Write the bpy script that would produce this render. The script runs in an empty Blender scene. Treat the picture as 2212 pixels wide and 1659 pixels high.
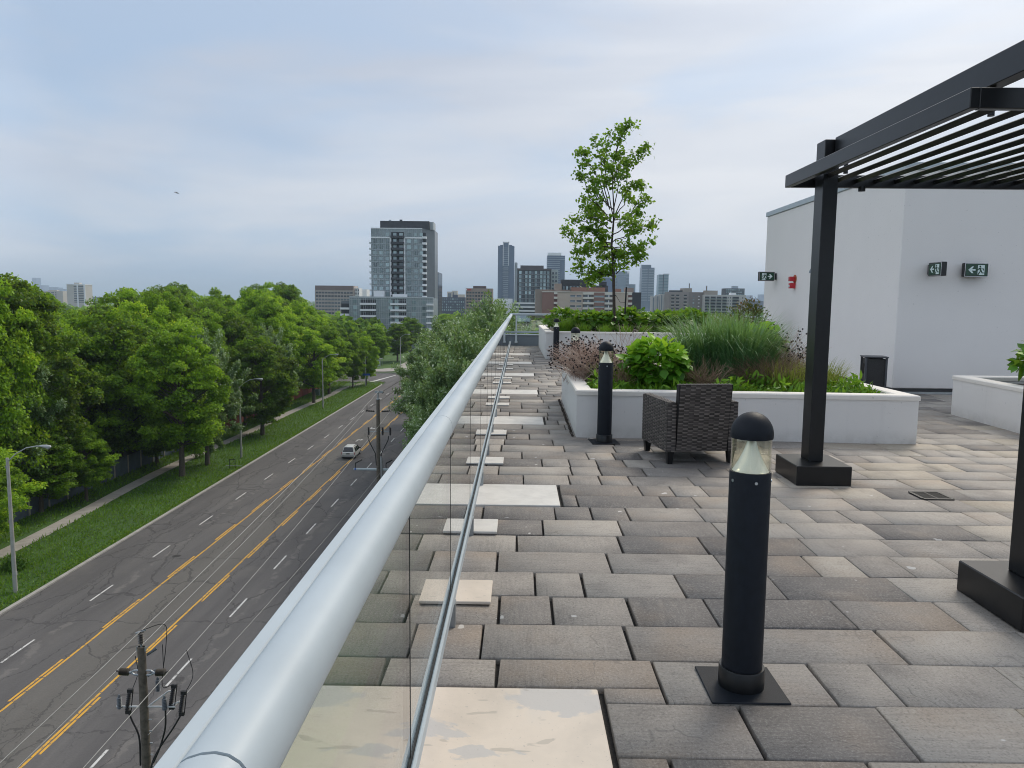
import bpy, math, random
import numpy as np
from mathutils import Vector, Matrix
rng=np.random.default_rng(7); random.seed(7)
S=bpy.context.scene
C=S.collection
# ------------------------------------------------------------------ camera
FPX,CX,CY,CAMZ=1640.0,1106.0,829.5,1.5
def _basis(yaw,p,roll):
    F=np.array([math.sin(yaw)*math.cos(p),math.cos(yaw)*math.cos(p),-math.sin(p)])
    R0=np.array([math.cos(yaw),-math.sin(yaw),0.]);U0=np.cross(R0,F)
    return F,math.cos(roll)*R0+math.sin(roll)*U0,-math.sin(roll)*R0+math.cos(roll)*U0
CF,CR,CU=_basis(math.radians(-0.4915),math.radians(6.148),math.radians(0.6))
cam=bpy.data.cameras.new('camera'); co=bpy.data.objects.new('camera',cam); C.objects.link(co)
cam.sensor_width=36; cam.lens=36*FPX/2212; cam.clip_start=.05; cam.clip_end=60000
co.matrix_world=Matrix(((CR[0],CU[0],-CF[0],0),(CR[1],CU[1],-CF[1],0),(CR[2],CU[2],-CF[2],CAMZ),(0,0,0,1)))
S.camera=co
def at(x,y,Y):                       # a pixel of the photograph at distance Y -> world point (used to measure real positions)
    r=CF+CR*(x-CX)/FPX-CU*(y-CY)/FPX; t=Y/r[1]; return Vector((r[0]*t,Y,CAMZ+r[2]*t))
def gnd(x,y,z=0.):
    r=CF+CR*(x-CX)/FPX-CU*(y-CY)/FPX; t=(z-CAMZ)/r[2]; return Vector((r[0]*t,r[1]*t,z))
def pix(p):
    d=np.array(p)-np.array([0,0,CAMZ]); z=d@CF; return CX+FPX*(d@CR)/z, CY-FPX*(d@CU)/z
# ------------------------------------------------------------------ light
SUNAZ,SUNEL=math.radians(34),math.radians(42)
sd=Vector((math.sin(SUNAZ)*math.cos(SUNEL),math.cos(SUNAZ)*math.cos(SUNEL),math.sin(SUNEL)))
sl=bpy.data.lights.new('sun','SUN'); sl.energy=1.5; sl.angle=math.radians(20); sl.color=(1,.90,.76)
so=bpy.data.objects.new('sun',sl); C.objects.link(so); so.rotation_euler=(-sd).to_track_quat('-Z','Y').to_euler()
W=bpy.data.worlds.new('World'); S.world=W; W.use_nodes=True
nt=W.node_tree; nt.nodes.clear(); N=nt.nodes.new; L=nt.links.new
def wn(t,**k):
    n=N(t)
    for a,b in k.items(): setattr(n,a,b)
    return n
def wm(op,a,b=None,c=None,clamp=False):
    n=N('ShaderNodeMath'); n.operation=op; n.use_clamp=clamp
    for i,v in enumerate((a,b,c)):
        if v is None: continue
        if isinstance(v,(int,float)): n.inputs[i].default_value=v
        else: L(v,n.inputs[i])
    return n.outputs[0]
def wmix(f,a,b,mode='MIX'):
    n=N('ShaderNodeMix'); n.data_type='RGBA'; n.blend_type=mode
    for i,v in ((0,f),(6,a),(7,b)):
        if isinstance(v,(int,float)): n.inputs[i].default_value=v
        elif isinstance(v,tuple): n.inputs[i].default_value=(*v,1)
        else: L(v,n.inputs[i])
    return n.outputs[2]
sky=wn('ShaderNodeTexSky',sky_type='NISHITA',sun_disc=False,sun_elevation=SUNEL,sun_rotation=SUNAZ)
sky.air_density=1.2; sky.dust_density=1.5
tc=N('ShaderNodeTexCoord'); mp=N('ShaderNodeMapping'); mp.inputs['Scale'].default_value=(1,1,4.2); mp.inputs['Rotation'].default_value=(math.radians(5),math.radians(-7),math.radians(20))
L(tc.outputs['Generated'],mp.inputs[0])
n1=wn('ShaderNodeTexNoise'); n1.inputs['Scale'].default_value=1.7; n1.inputs['Detail'].default_value=7; n1.inputs['Roughness'].default_value=.5; n1.inputs['Distortion'].default_value=.5; L(mp.outputs[0],n1.inputs['Vector'])
n2=wn('ShaderNodeTexNoise'); n2.inputs['Scale'].default_value=.9; n2.inputs['Detail'].default_value=3; L(mp.outputs[0],n2.inputs['Vector'])
sep=N('ShaderNodeSeparateXYZ'); L(tc.outputs['Generated'],sep.inputs[0])
el=sep.outputs[2]
dot=N('ShaderNodeVectorMath'); dot.operation='DOT_PRODUCT'; L(tc.outputs['Generated'],dot.inputs[0]); dot.inputs[1].default_value=sd
cosn=wm('MAXIMUM',dot.outputs['Value'],0.)
glow=wm('POWER',cosn,18.); glow2=wm('POWER',cosn,4.)
mr=N('ShaderNodeMapRange'); mr.interpolation_type='SMOOTHSTEP'; L(n1.outputs[0],mr.inputs[0]); mr.inputs[1].default_value=.38; mr.inputs[2].default_value=.62
low=N('ShaderNodeMapRange'); low.interpolation_type='SMOOTHSTEP'; L(el,low.inputs[0]); low.inputs[1].default_value=.0; low.inputs[2].default_value=.42
cover=wm('MULTIPLY',mr.outputs[0],.75); cover=wm('ADD',cover,wm('MULTIPLY',low.outputs[0],.45)); cover=wm('ADD',cover,wm('MULTIPLY',glow2,.5),clamp=True)
blue=wmix(.85,sky.outputs[0],(2.55,3.7,5.35))
n3=wn('ShaderNodeTexNoise'); n3.inputs['Scale'].default_value=2.6; n3.inputs['Detail'].default_value=5; n3.inputs['Distortion'].default_value=.35; mp3=N('ShaderNodeMapping'); mp3.inputs['Scale'].default_value=(.8,.8,5.); mp3.inputs['Rotation'].default_value=(math.radians(-6),math.radians(5),0); L(tc.outputs['Generated'],mp3.inputs[0]); L(mp3.outputs[0],n3.inputs['Vector'])
sm=N('ShaderNodeMapRange'); L(wm('ADD',wm('MULTIPLY',n2.outputs[0],.5),wm('MULTIPLY',n3.outputs[0],.5)),sm.inputs[0]); sm.inputs[1].default_value=.38; sm.inputs[2].default_value=.62
cl=wmix(sm.outputs[0],(3.75,4.15,4.9),(5.5,5.65,5.95))
col=wmix(cover,blue,cl)
lift=wm('ADD',wm('ADD',wm('MULTIPLY',glow2,.20),.98),wm('ADD',wm('MULTIPLY',wm('MAXIMUM',wm('MULTIPLY',sep.outputs[1],-1.),0.),.12),wm('MULTIPLY',wm('MAXIMUM',wm('SUBTRACT',wm('MULTIPLY',sep.outputs[0],-1.),.5),0.),1.7)))  # extra sky brightness behind and left, out of view, added to brighten the walls
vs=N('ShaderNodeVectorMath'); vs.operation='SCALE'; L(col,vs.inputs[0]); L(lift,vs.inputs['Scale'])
gl=N('ShaderNodeVectorMath'); gl.operation='SCALE'; gl.inputs[0].default_value=(7.,6.3,5.2); L(glow,gl.inputs['Scale'])
ad=N('ShaderNodeVectorMath'); ad.operation='ADD'; L(vs.outputs[0],ad.inputs[0]); L(gl.outputs[0],ad.inputs[1])
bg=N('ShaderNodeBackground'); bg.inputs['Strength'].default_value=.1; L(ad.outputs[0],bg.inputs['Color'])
wo=N('ShaderNodeOutputWorld'); L(bg.outputs[0],wo.inputs[0])
S.view_settings.view_transform='Standard'; S.view_settings.look='None'; S.view_settings.gamma=1; S.view_settings.exposure=0.55
S.cycles.filter_width=1.0; S.cycles.pixel_filter_type='BLACKMAN_HARRIS'; S.cycles.max_bounces=8; S.cycles.transparent_max_bounces=12; S.cycles.volume_bounces=0
S.cycles.caustics_reflective=False; S.cycles.caustics_refractive=False
# ------------------------------------------------------------------ material helpers
class MT:
    def __init__(s,name):
        s.m=bpy.data.materials.new(name); s.m.use_nodes=True; s.t=s.m.node_tree
        s.b=s.t.nodes['Principled BSDF']; s.out=s.t.nodes['Material Output']
    def n(s,t,ins=None,**k):
        n=s.t.nodes.new(t)
        for a,b in k.items(): setattr(n,a,b)
        for a,b in (ins or {}).items(): s.put(n.inputs[a],b)
        return n
    def put(s,i,v):
        if isinstance(v,bpy.types.NodeSocket): s.t.links.new(v,i)
        elif isinstance(v,tuple) and len(v)==3 and i.type=='RGBA': i.default_value=(*v,1)
        else: i.default_value=v
    def set(s,**k):
        for a,b in k.items(): s.put(s.b.inputs[a.replace('_',' ')],b)
        return s
    def math(s,op,a,b=0.,clamp=False):
        n=s.n('ShaderNodeMath',operation=op,use_clamp=clamp); s.put(n.inputs[0],a); s.put(n.inputs[1],b); return n.outputs[0]
    def mix(s,f,a,b,mode='MIX'):
        n=s.n('ShaderNodeMix',data_type='RGBA',blend_type=mode); s.put(n.inputs[0],f); s.put(n.inputs[6],a); s.put(n.inputs[7],b); return n.outputs[2]
    def co(s,kind='Object',scale=(1,1,1),rot=(0,0,0)):
        if kind=='Position': v=s.n('ShaderNodeNewGeometry').outputs['Position']
        else: v=s.n('ShaderNodeTexCoord').outputs[kind]
        return s.n('ShaderNodeMapping',{'Vector':v,'Scale':scale,'Rotation':rot}).outputs[0]
    def noise(s,v,scale,detail=4.,rough=.5,dist=0.):
        return s.n('ShaderNodeTexNoise',{'Vector':v,'Scale':scale,'Detail':detail,'Roughness':rough,'Distortion':dist}).outputs[0]
    def ramp(s,f,*st):
        n=s.n('ShaderNodeValToRGB'); s.put(n.inputs[0],f); e=n.color_ramp.elements
        while len(e)<len(st): e.new(.5)
        for i,(p,c) in enumerate(st):
            e[i].position=p; e[i].color=(*c,1) if isinstance(c,tuple) else (c,c,c,1)
        return n.outputs[0]
    def mr(s,f,a,b,c=0.,d=1.):
        return s.n('ShaderNodeMapRange',{0:f,1:a,2:b,3:c,4:d}).outputs[0]
    def bump(s,h,st=.3,dist=.01):
        s.put(s.b.inputs['Normal'],s.n('ShaderNodeBump',{'Height':h,'Strength':st,'Distance':dist}).outputs[0]); return s
    def attr(s,n): return s.n('ShaderNodeAttribute',attribute_name=n).outputs['Fac']
_mc={}
def flat(name,col,rough=.6,metal=0.,var=.12,scale=6.,bump=.0,emit=0.,spec=.5):
    if name in _mc: return _mc[name]
    M=MT(name); v=M.co('Object'); nz=M.noise(v,scale,5.,.6)
    lo=tuple(c*(1-var) for c in col); hi=tuple(min(1,c*(1+var)) for c in col)
    c=M.ramp(nz,(.3,lo),(.7,hi)); M.set(Base_Color=c,Roughness=rough,Metallic=metal,Specular_IOR_Level=spec)
    if bump: M.bump(M.noise(v,scale*8,3.),bump,.004)
    if emit: M.set(Emission_Color=c,Emission_Strength=emit)
    _mc[name]=M.m; return M.m
# ------------------------------------------------------------------ mesh helpers
def mesh_np(name,V,F,mats,parent=None,tone=None,smooth=False,attrs=None):
    """V (n,3); F list of arrays (k,m) with equal polygon size each"""
    me=bpy.data.meshes.new(name); V=np.asarray(V,np.float32)
    me.vertices.add(len(V)); me.vertices.foreach_set('co',V.ravel())
    if isinstance(F,np.ndarray): F=[F]
    li=np.concatenate([f.ravel() for f in F]).astype(np.int32)
    tot=np.concatenate([np.full(len(f),f.shape[1]) for f in F]).astype(np.int32)
    st=np.concatenate([[0],np.cumsum(tot)[:-1]]).astype(np.int32)
    me.loops.add(len(li)); me.loops.foreach_set('vertex_index',li)
    me.polygons.add(len(tot)); me.polygons.foreach_set('loop_start',st); me.polygons.foreach_set('loop_total',tot)
    if smooth: me.polygons.foreach_set('use_smooth',np.ones(len(tot),bool))
    me.update(calc_edges=True)
    for k,a in (attrs or {}).items():
        at_=me.attributes.new(k,'FLOAT','FACE'); at_.data.foreach_set('value',np.asarray(a,np.float32))
    if tone is not None:
        at_=me.attributes.new('tone','FLOAT','FACE'); at_.data.foreach_set('value',np.asarray(tone,np.float32))
    me.materials.append(mats); me.validate()
    o=bpy.data.objects.new(name,me); C.objects.link(o)
    if parent is not None: o.parent=parent
    return o
class MB:
    def __init__(s): s.v=[];s.f=[]
    def add(s,vs,fs):
        n=len(s.v); s.v+= [tuple(v) for v in vs]; s.f+=[tuple(i+n for i in f) for f in fs]; return s
    def box(s,x0,x1,y0,y1,z0,z1,bev=0.,M=None):
        if x0>x1:x0,x1=x1,x0
        if y0>y1:y0,y1=y1,y0
        if z0>z1:z0,z1=z1,z0
        if bev<=0:
            vs=[(x,y,z) for z in (z0,z1) for (x,y) in ((x0,y0),(x1,y0),(x1,y1),(x0,y1))]
            fs=[(3,2,1,0),(4,5,6,7),(0,1,5,4),(1,2,6,5),(2,3,7,6),(3,0,4,7)]
        else:
            b=bev; vs=[]
            def ring(i,z): vs.extend([(x0+b-i,y0+b-0,z)]*0)
            def oct_(d,z,e):   # octagon ring
                return [(x0+d+e,y0+d,z),(x1-d-e,y0+d,z),(x1-d,y0+d+e,z),(x1-d,y1-d-e,z),(x1-d-e,y1-d,z),(x0+d+e,y1-d,z),(x0+d,y1-d-e,z),(x0+d,y0+d+e,z)]
            rs=[oct_(b,z0,b*.3),oct_(0,z0+b,b),oct_(0,z1-b,b),oct_(b,z1,b*.3)]
            vs=[p for r in rs for p in r]; fs=[tuple(range(7,-1,-1)),tuple(range(24,32))]
            for k in range(3):
                for i in range(8):
                    j=(i+1)%8; fs.append((k*8+i,k*8+j,k*8+8+j,k*8+8+i))
        if M is not None: vs=[M@Vector(v) for v in vs]
        return s.add(vs,fs)
    def prism(s,poly,z0,z1,M=None):
        n=len(poly); ar=sum(poly[i][0]*poly[(i+1)%n][1]-poly[(i+1)%n][0]*poly[i][1] for i in range(n))
        if ar<0: poly=poly[::-1]
        vs=[(x,y,z0) for x,y in poly]+[(x,y,z1) for x,y in poly]
        fs=[tuple(range(n-1,-1,-1)),tuple(range(n,2*n))]+[(i,(i+1)%n,n+(i+1)%n,n+i) for i in range(n)]
        if M is not None: vs=[M@Vector(v) for v in vs]
        return s.add(vs,fs)
    def lathe(s,prof,cx=0,cy=0,seg=24,M=None,cap=True):
        vs=[];fs=[]
        for r,z in prof:
            for i in range(seg):
                a=2*math.pi*i/seg; vs.append((cx+r*math.cos(a),cy+r*math.sin(a),z))
        for k in range(len(prof)-1):
            for i in range(seg):
                j=(i+1)%seg; fs.append((k*seg+i,k*seg+j,(k+1)*seg+j,(k+1)*seg+i))
        if cap:
            fs.append(tuple(range(seg-1,-1,-1))); fs.append(tuple(range((len(prof)-1)*seg,len(prof)*seg)))
        if M is not None: vs=[M@Vector(v) for v in vs]
        return s.add(vs,fs)
    def tube(s,pts,r,seg=8,cap=True):
        pts=[Vector(p) for p in pts]; n=len(pts); rs=r if isinstance(r,(list,tuple)) else [r]*n
        vs=[];fs=[]; up=None
        for i,p in enumerate(pts):
            t=(pts[min(i+1,n-1)]-pts[max(i-1,0)]).normalized()
            if up is None: up=Vector((0,0,1)) if abs(t.z)<.9 else Vector((1,0,0))
            a=t.cross(up).normalized(); b=a.cross(t); up=b
            for k in range(seg):
                th=2*math.pi*k/seg; vs.append(p+(a*math.cos(th)+b*math.sin(th))*rs[i])
        for i in range(n-1):
            for k in range(seg):
                j=(k+1)%seg; fs.append((i*seg+k,(i+1)*seg+k,(i+1)*seg+j,i*seg+j))
        if cap: fs.append(tuple(range(seg))); fs.append(tuple(range(n*seg-1,(n-1)*seg-1,-1)))
        return s.add(vs,fs)
    def quad(s,*p): return s.add(p,[tuple(range(len(p)))])
    def build(s,name,m,parent=None,smooth=False):
        me=bpy.data.meshes.new(name); me.from_pydata(s.v,[],s.f); me.update()
        if smooth:
            me.polygons.foreach_set('use_smooth',np.ones(len(me.polygons),bool))
            try: me.set_sharp_from_angle(angle=math.radians(40))
            except Exception: pass
        me.materials.append(m); o=bpy.data.objects.new(name,me); C.objects.link(o)
        if parent is not None: o.parent=parent
        return o
def tag(o,label=None,cat=None,group=None,kind=None):
    if label: o['label']=label
    if cat: o['category']=cat
    if group: o['group']=group
    if kind: o['kind']=kind
    return o
def empty(name,loc,label,cat,group=None,rz=0.,sc=1.):
    o=bpy.data.objects.new(name,None); C.objects.link(o); o.location=loc; o.rotation_euler=(0,0,rz); o.scale=(sc,)*3 if not isinstance(sc,tuple) else sc
    o.empty_display_size=.1
    return tag(o,label,cat,group)
def copy_tree(o,loc=None,rz=None,label=None,sc=None,parent=None):
    c=o.copy(); C.objects.link(c)
    if parent is not None: c.parent=parent
    if loc is not None: c.location=loc
    if rz is not None: c.rotation_euler=(0,0,rz)
    if sc is not None: c.scale=sc
    if label: c['label']=label
    for ch in list(o.children): copy_tree(ch,parent=c)
    return c
ORD=['first','second','third','fourth','fifth','sixth','seventh','eighth','ninth','tenth','eleventh','twelfth','thirteenth','fourteenth','fifteenth','sixteenth','seventeenth','eighteenth','nineteenth','twentieth','twenty-first','twenty-second','twenty-third','twenty-fourth','twenty-fifth','twenty-sixth','twenty-seventh','twenty-eighth','twenty-ninth','thirtieth']
SZ=-21.5
# ================================================================== MATERIALS
def m_stucco(name,col,streak=True):
    M=MT(name); v=M.co('Object'); g=M.noise(v,260.,3.,.6); b=M.noise(v,1.3,4.,.6)
    st=M.noise(M.co('Object',(5,5,.5)),1.1,6.,.7)
    c=M.mix(M.mr(b,.3,.75,0.,.16),col,tuple(x*.78 for x in col))
    if streak: c=M.mix(M.mr(st,.56,.80,0.,.2),c,tuple(x*.55 for x in col))
    sp=M.ramp(M.noise(v,23.,2.,.5),(.27,1.),(.3,0.)); c=M.mix(M.math('MULTIPLY',sp,.25),c,(.25,.25,.24)); zz=M.n('ShaderNodeSeparateXYZ',{0:v}).outputs[2]; dirt=M.math('MULTIPLY',M.mr(zz,.16,-.02,0.,1.,),M.mr(M.noise(v,5.,5.,.7),.35,.7,.15,1.)); c=M.mix(M.math('MULTIPLY',dirt,.55),c,(.30,.28,.24))
    M.set(Base_Color=c,Roughness=.9); M.bump(g,.55,.004); return M.m
STUCCO=m_stucco('white_stucco',(.76,.74,.715)); CAPST=m_stucco('planter_cap',(.80,.76,.70))
WALLST=m_stucco('wall_stucco',(.80,.775,.75),False)
BLACKM=flat('black_powder_coat',(.006,.0065,.0075),.33,.0,.25,14,.04,0,.42)
BOLLM=flat('charcoal_powder_coat',(.0075,.0105,.016),.55,.0,.18,25,.15,0,.22)
ALU=flat('satin_aluminium',(.60,.655,.69),.30,.85,.04,3); ALUD=flat('dull_aluminium',(.32,.35,.37),.4,.8,.08,8)
ALUP=flat('pale_painted_aluminium',(.43,.49,.525),.46,.0,.07,3.,0.03,0,.4)
def m_glass(name,tint,bias=0.):
    M=MT(name); g=M.n('ShaderNodeNewGeometry'); ior=M.mr(g.outputs['Backfacing'],0.,1.,1.5,1/1.5)
    fr=M.n('ShaderNodeFresnel',{'IOR':ior}).outputs[0]
    if bias: fr=M.math('ADD',fr,bias,True)
    tr=M.n('ShaderNodeBsdfTransparent',{'Color':tint}); gl=M.n('ShaderNodeBsdfGlossy',{'Color':(1.,1.,1.),'Roughness':.0})
    mx=M.n('ShaderNodeMixShader',{0:fr,1:tr.outputs[0],2:gl.outputs[0]}); M.t.links.new(mx.outputs[0],M.out.inputs[0]); return M.m
GLASS=m_glass('green_tinted_glass',(.88,.93,.93),.12); LENS=m_glass('bollard_lens_glass',(.975,.975,.93),.02)
def m_paver():
    M=MT('concrete_pavers'); r=M.attr('tone'); o=M.attr('dirx')
    va=M.n('ShaderNodeTexCoord').outputs['Object']
    off=M.n('ShaderNodeCombineXYZ',{0:M.math('MULTIPLY',r,37.),1:M.math('MULTIPLY',r,91.),2:0.}).outputs[0]
    vo=M.n('ShaderNodeVectorMath',{0:va,1:off},operation='ADD').outputs[0]
    sx=M.noise(M.n('ShaderNodeMapping',{'Vector':vo,'Scale':(3.,30.,1.)}).outputs[0],1.6,8.,.68,.35)
    sy=M.noise(M.n('ShaderNodeMapping',{'Vector':vo,'Scale':(30.,3.,1.)}).outputs[0],1.6,8.,.68,.35)
    st=M.n('ShaderNodeMix',{0:o,2:sy,3:sx}).outputs[0]
    big=M.noise(vo,1.6,3.,.5)
    base=M.ramp(r,(.0,(.108,.10,.097)),(.2,(.154,.141,.131)),(.38,(.222,.202,.183)),(.6,(.284,.26,.233)),(.85,(.34,.312,.277)),(1.,(.36,.315,.25)))
    lightc=M.mix(.5,base,(.40,.365,.31)); dark=M.mix(.55,base,(.055,.048,.046))
    fm=M.noise(vo,5.,5.,.7); st2=M.math('ADD',M.math('MULTIPLY',st,.55),M.math('MULTIPLY',fm,.45)); c=M.mix(M.mr(st2,.5,.68,0.,.75),base,lightc); c=M.mix(M.mr(st2,.5,.36,0.,.7),c,dark)
    c=M.mix(M.mr(big,.52,.75,0.,.6),c,(.29,.215,.15)); c=M.mix(M.mr(big,.42,.25,0.,.55),c,(.085,.074,.072))
    sp=M.ramp(M.noise(va,190.,2.,.5),(.66,0.),(.72,1.)); gt=M.noise(va,85.,4.,.75); c=M.mix(M.mr(gt,.52,.72,0.,.45),c,(.46,.44,.41)); c=M.mix(M.mr(gt,.46,.30,0.,.6),c,(.05,.046,.044)); c=M.mix(M.math('MULTIPLY',sp,.4),c,(.5,.49,.47))
    dr=M.ramp(M.noise(va,9.,2.,.4),(.735,0.),(.75,1.)); c=M.mix(M.math('MULTIPLY',dr,.75),c,(.55,.54,.52))
    crk=M.n('ShaderNodeTexVoronoi',{'Vector':M.n('ShaderNodeVectorMath',{0:vo,1:M.n('ShaderNodeTexNoise',{'Vector':va,'Scale':3.}).outputs['Color']},operation='ADD').outputs[0],'Scale':2.2},feature='DISTANCE_TO_EDGE').outputs[0]
    ck=M.mr(crk,0.,.014,.45,1.); msk=M.ramp(M.noise(vo,3.7,1.),(.60,1.),(.64,0.)); ck=M.math('MAXIMUM',ck,msk)
    c=M.mix(M.math('SUBTRACT',1.,ck),c,dark)
    M.set(Base_Color=c,Roughness=M.mr(st,.3,.7,.62,.78),Specular_IOR_Level=.45)
    h=M.math('ADD',M.math('MULTIPLY',st,.9),M.math('MULTIPLY',ck,.7)); h=M.math('ADD',h,M.math('MULTIPLY',M.noise(va,120.,3.,.6),.35))
    M.bump(h,.42,.006); return M.m
PAVER=m_paver()
def m_slab():
    M=MT('pale_limestone'); v=M.co('Object'); n=M.noise(v,3.,4.,.6,.4)
    c=M.ramp(n,(.3,(.58,.51,.43)),(.6,(.70,.61,.51)),(.8,(.65,.59,.52)))
    p=M.n('ShaderNodeTexNoise',{'Vector':M.co('Object',(1,1.6,1)),'Scale':1.0,'Detail':7.,'Distortion':.8}).outputs[0]
    gr=M.ramp(p,(.56,0.),(.568,1.)); c=M.mix(M.math('MULTIPLY',gr,.6),c,(.44,.45,.46))
    q=M.ramp(M.noise(M.co('Object',(5,16,1)),1.1,2.,.5,.5),(.67,0.),(.69,1.)); c=M.mix(M.math('MULTIPLY',q,.5),c,(.36,.33,.28))
    q=M.ramp(M.noise(v,70.,2.),(.68,0.),(.72,1.)); c=M.mix(M.math('MULTIPLY',q,.4),c,(.35,.33,.3))
    M.set(Base_Color=c,Roughness=.62); M.bump(M.noise(v,60.,3.),.15,.003); return M.m
SLAB=m_slab()
SLABW=flat('white_limestone',(.62,.60,.56),.6,0,.14,5.,.2)
GRAVEL=flat('dark_gravel',(.03,.028,.026),.9,0,.6,120,.8)
def m_leaf(name,stops,trans=.35,rough=.5,objvar=.0,spec=.3):
    M=MT(name); t=M.attr('tone')
    if objvar:
        oi=M.n('ShaderNodeObjectInfo').outputs['Random']; t=M.math('ADD',t,M.math('MULTIPLY',M.math('SUBTRACT',oi,.5),objvar),True)
    c=M.ramp(t,*stops); M.set(Base_Color=c,Roughness=rough,Specular_IOR_Level=spec)
    tr=M.n('ShaderNodeBsdfTranslucent',{'Color':M.mix(.35,c,(.45,.62,.05))})
    mx=M.n('ShaderNodeMixShader',{0:trans,1:M.b.outputs[0],2:tr.outputs[0]}); M.t.links.new(mx.outputs[0],M.out.inputs[0]); return M.m
LF_MAPLE=m_leaf('maple_leaves',[(0.,(.035,.07,.010)),(.25,(.09,.19,.014)),(.5,(.19,.36,.018)),(.8,(.36,.58,.025)),(1.,(.62,.68,.035))],.42,.5,.5)
LF_SILVER=m_leaf('silver_leaves',[(0.,(.05,.09,.035)),(.35,(.11,.20,.06)),(.65,(.20,.32,.12)),(.85,(.36,.48,.27)),(1.,(.60,.68,.50))],.3,.45,.12)
LF_YOUNG=m_leaf('young_tree_leaves',[(0.,(.06,.14,.012)),(.5,(.14,.30,.02)),(1.,(.28,.46,.03))],.45)
LF_HYD=m_leaf('broad_garden_leaves',[(0.,(.035,.12,.014)),(.45,(.09,.27,.02)),(.75,(.24,.48,.025)),(1.,(.44,.66,.04))],.35,.42)
LF_HEDGE=m_leaf('hedge_leaves',[(0.,(.03,.09,.012)),(.5,(.09,.23,.018)),(1.,(.22,.42,.03))],.35,.42)
LF_GRASS=m_leaf('blue_green_blades',[(0.,(.04,.11,.04)),(.5,(.105,.24,.10)),(.85,(.22,.38,.18)),(1.,(.42,.52,.34))],.3,.45)
LF_LILY=m_leaf('bright_blades',[(0.,(.04,.12,.012)),(.6,(.10,.24,.02)),(1.,(.19,.33,.04))],.35)
LF_OLIVE=m_leaf('olive_mixed_stems',[(0.,(.06,.10,.02)),(.4,(.16,.22,.03)),(.7,(.34,.36,.08)),(1.,(.45,.36,.2))],.25,.6)
LF_DRY=m_leaf('dry_stems',[(0.,(.15,.10,.06)),(.5,(.30,.20,.14)),(1.,(.42,.31,.22))],.1,.8)
LF_PINK=m_leaf('pinkish_dry_stems',[(0.,(.30,.19,.15)),(.5,(.52,.38,.32)),(1.,(.72,.60,.52))],.1,.8)
LF_JUN=m_leaf('juniper_needles',[(0.,(.05,.10,.012)),(.5,(.11,.20,.018)),(1.,(.22,.32,.03))],.2)
LF_RED=m_leaf('red_tinged_leaves',[(0.,(.03,.05,.015)),(.5,(.07,.10,.025)),(.8,(.16,.09,.035)),(1.,(.27,.07,.04))],.3)
LF_TURF=m_leaf('boulevard_grass_blades',[(0.,(.06,.14,.012)),(.5,(.11,.25,.018)),(.85,(.15,.28,.03)),(1.,(.24,.29,.07))],.3)
SEED=flat('dark_seed_heads',(.02,.013,.012),.9,0,.3,40)
BARK=flat('grey_bark',(.11,.092,.075),.9,0,.35,9,.8); BARKD=flat('brown_bark',(.055,.042,.034),.85,0,.3,14,.6)
SOIL=flat('planter_soil',(.035,.026,.02),.95,0,.4,30,.7)
# ================================================================== FOLIAGE GEOMETRY
def unit(v): return v/np.maximum(np.linalg.norm(v,axis=1,keepdims=True),1e-9)
def leaves(name,P,D,Nn,ln,wd,tone,mat,parent,fold=.12,droop=.0,shape='leaf'):
    """P base points, D direction, Nn approx normal, ln length, wd width"""
    n=len(P); D=unit(D); Sd=unit(np.cross(D,Nn)); Nn=np.cross(Sd,D)
    ln=np.broadcast_to(ln,(n,))[:,None]; wd=np.broadcast_to(wd,(n,))[:,None]
    if shape=='rhomb':
        V=np.stack([P,P+D*ln*.45+Sd*wd*.5+Nn*wd*fold,P+D*ln-Nn*ln*droop,P+D*ln*.45-Sd*wd*.5+Nn*wd*fold],1).reshape(-1,3)
        F=(np.arange(n)[:,None]*4+np.array([[0,1,2,3]])); T=tone
        return mesh_np(name,V,F,mat,parent,T)
    a=[P,P+D*ln*.22+Sd*wd*.38+Nn*wd*fold,P+D*ln*.55+Sd*wd*.5+Nn*(wd*fold-ln*droop*.3),P+D*ln-Nn*ln*droop,P+D*ln*.55-Sd*wd*.5+Nn*(wd*fold-ln*droop*.3),P+D*ln*.22-Sd*wd*.38+Nn*wd*fold,P+D*ln*.5-Nn*ln*droop*.25]
    V=np.stack(a,1).reshape(-1,3); b=np.arange(n)[:,None]*7
    F=np.stack([b+np.array([[0,1,2,6]]),b+np.array([[6,2,3,3]])*1],0)
    quads=np.concatenate([b+np.array([[0,1,2,6]]),b+np.array([[0,6,4,5]])]); tris=np.concatenate([b+np.array([[6,2,3]]),b+np.array([[6,3,4]])])
    return mesh_np(name,V,[quads,tris],mat,parent,np.concatenate([tone,tone,tone,tone]),smooth=False)
def blades(name,P,D,H,bend,wd,tone,mat,parent,seg=4):
    """curved grass blades: P base, D horizontal lean dir (n,2), H length, bend outward 0..1"""
    n=len(P); D3=np.concatenate([unit(D),np.zeros((n,1))],1); Sd=np.stack([-D3[:,1],D3[:,0],np.zeros(n)],1)
    V=[]
    for k in range(seg+1):
        t=k/seg; ang=bend*t*1.0
        z=H*(t-bend*.62*t**3.2); r=H*bend*(.16*t+.62*t**2.3)
        c=P+D3*r[:,None]; c[:,2]+=z
        w=(wd*(1-t**1.6)*.5+.0003)[:,None]
        V+= [c-Sd*w,c+Sd*w]
    V=np.stack(V,1).reshape(-1,3); m=2*(seg+1); b=np.arange(n)[:,None]*m
    F=np.concatenate([b+np.array([[2*k,2*k+1,2*k+3,2*k+2]]) for k in range(seg)])
    return mesh_np(name,V,F,mat,parent,np.tile(tone,seg))
def rdir(n,zmin=-1.):
    v=rng.normal(size=(n,3)); v=unit(v); v[:,2]=np.maximum(v[:,2],zmin); return v
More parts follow.
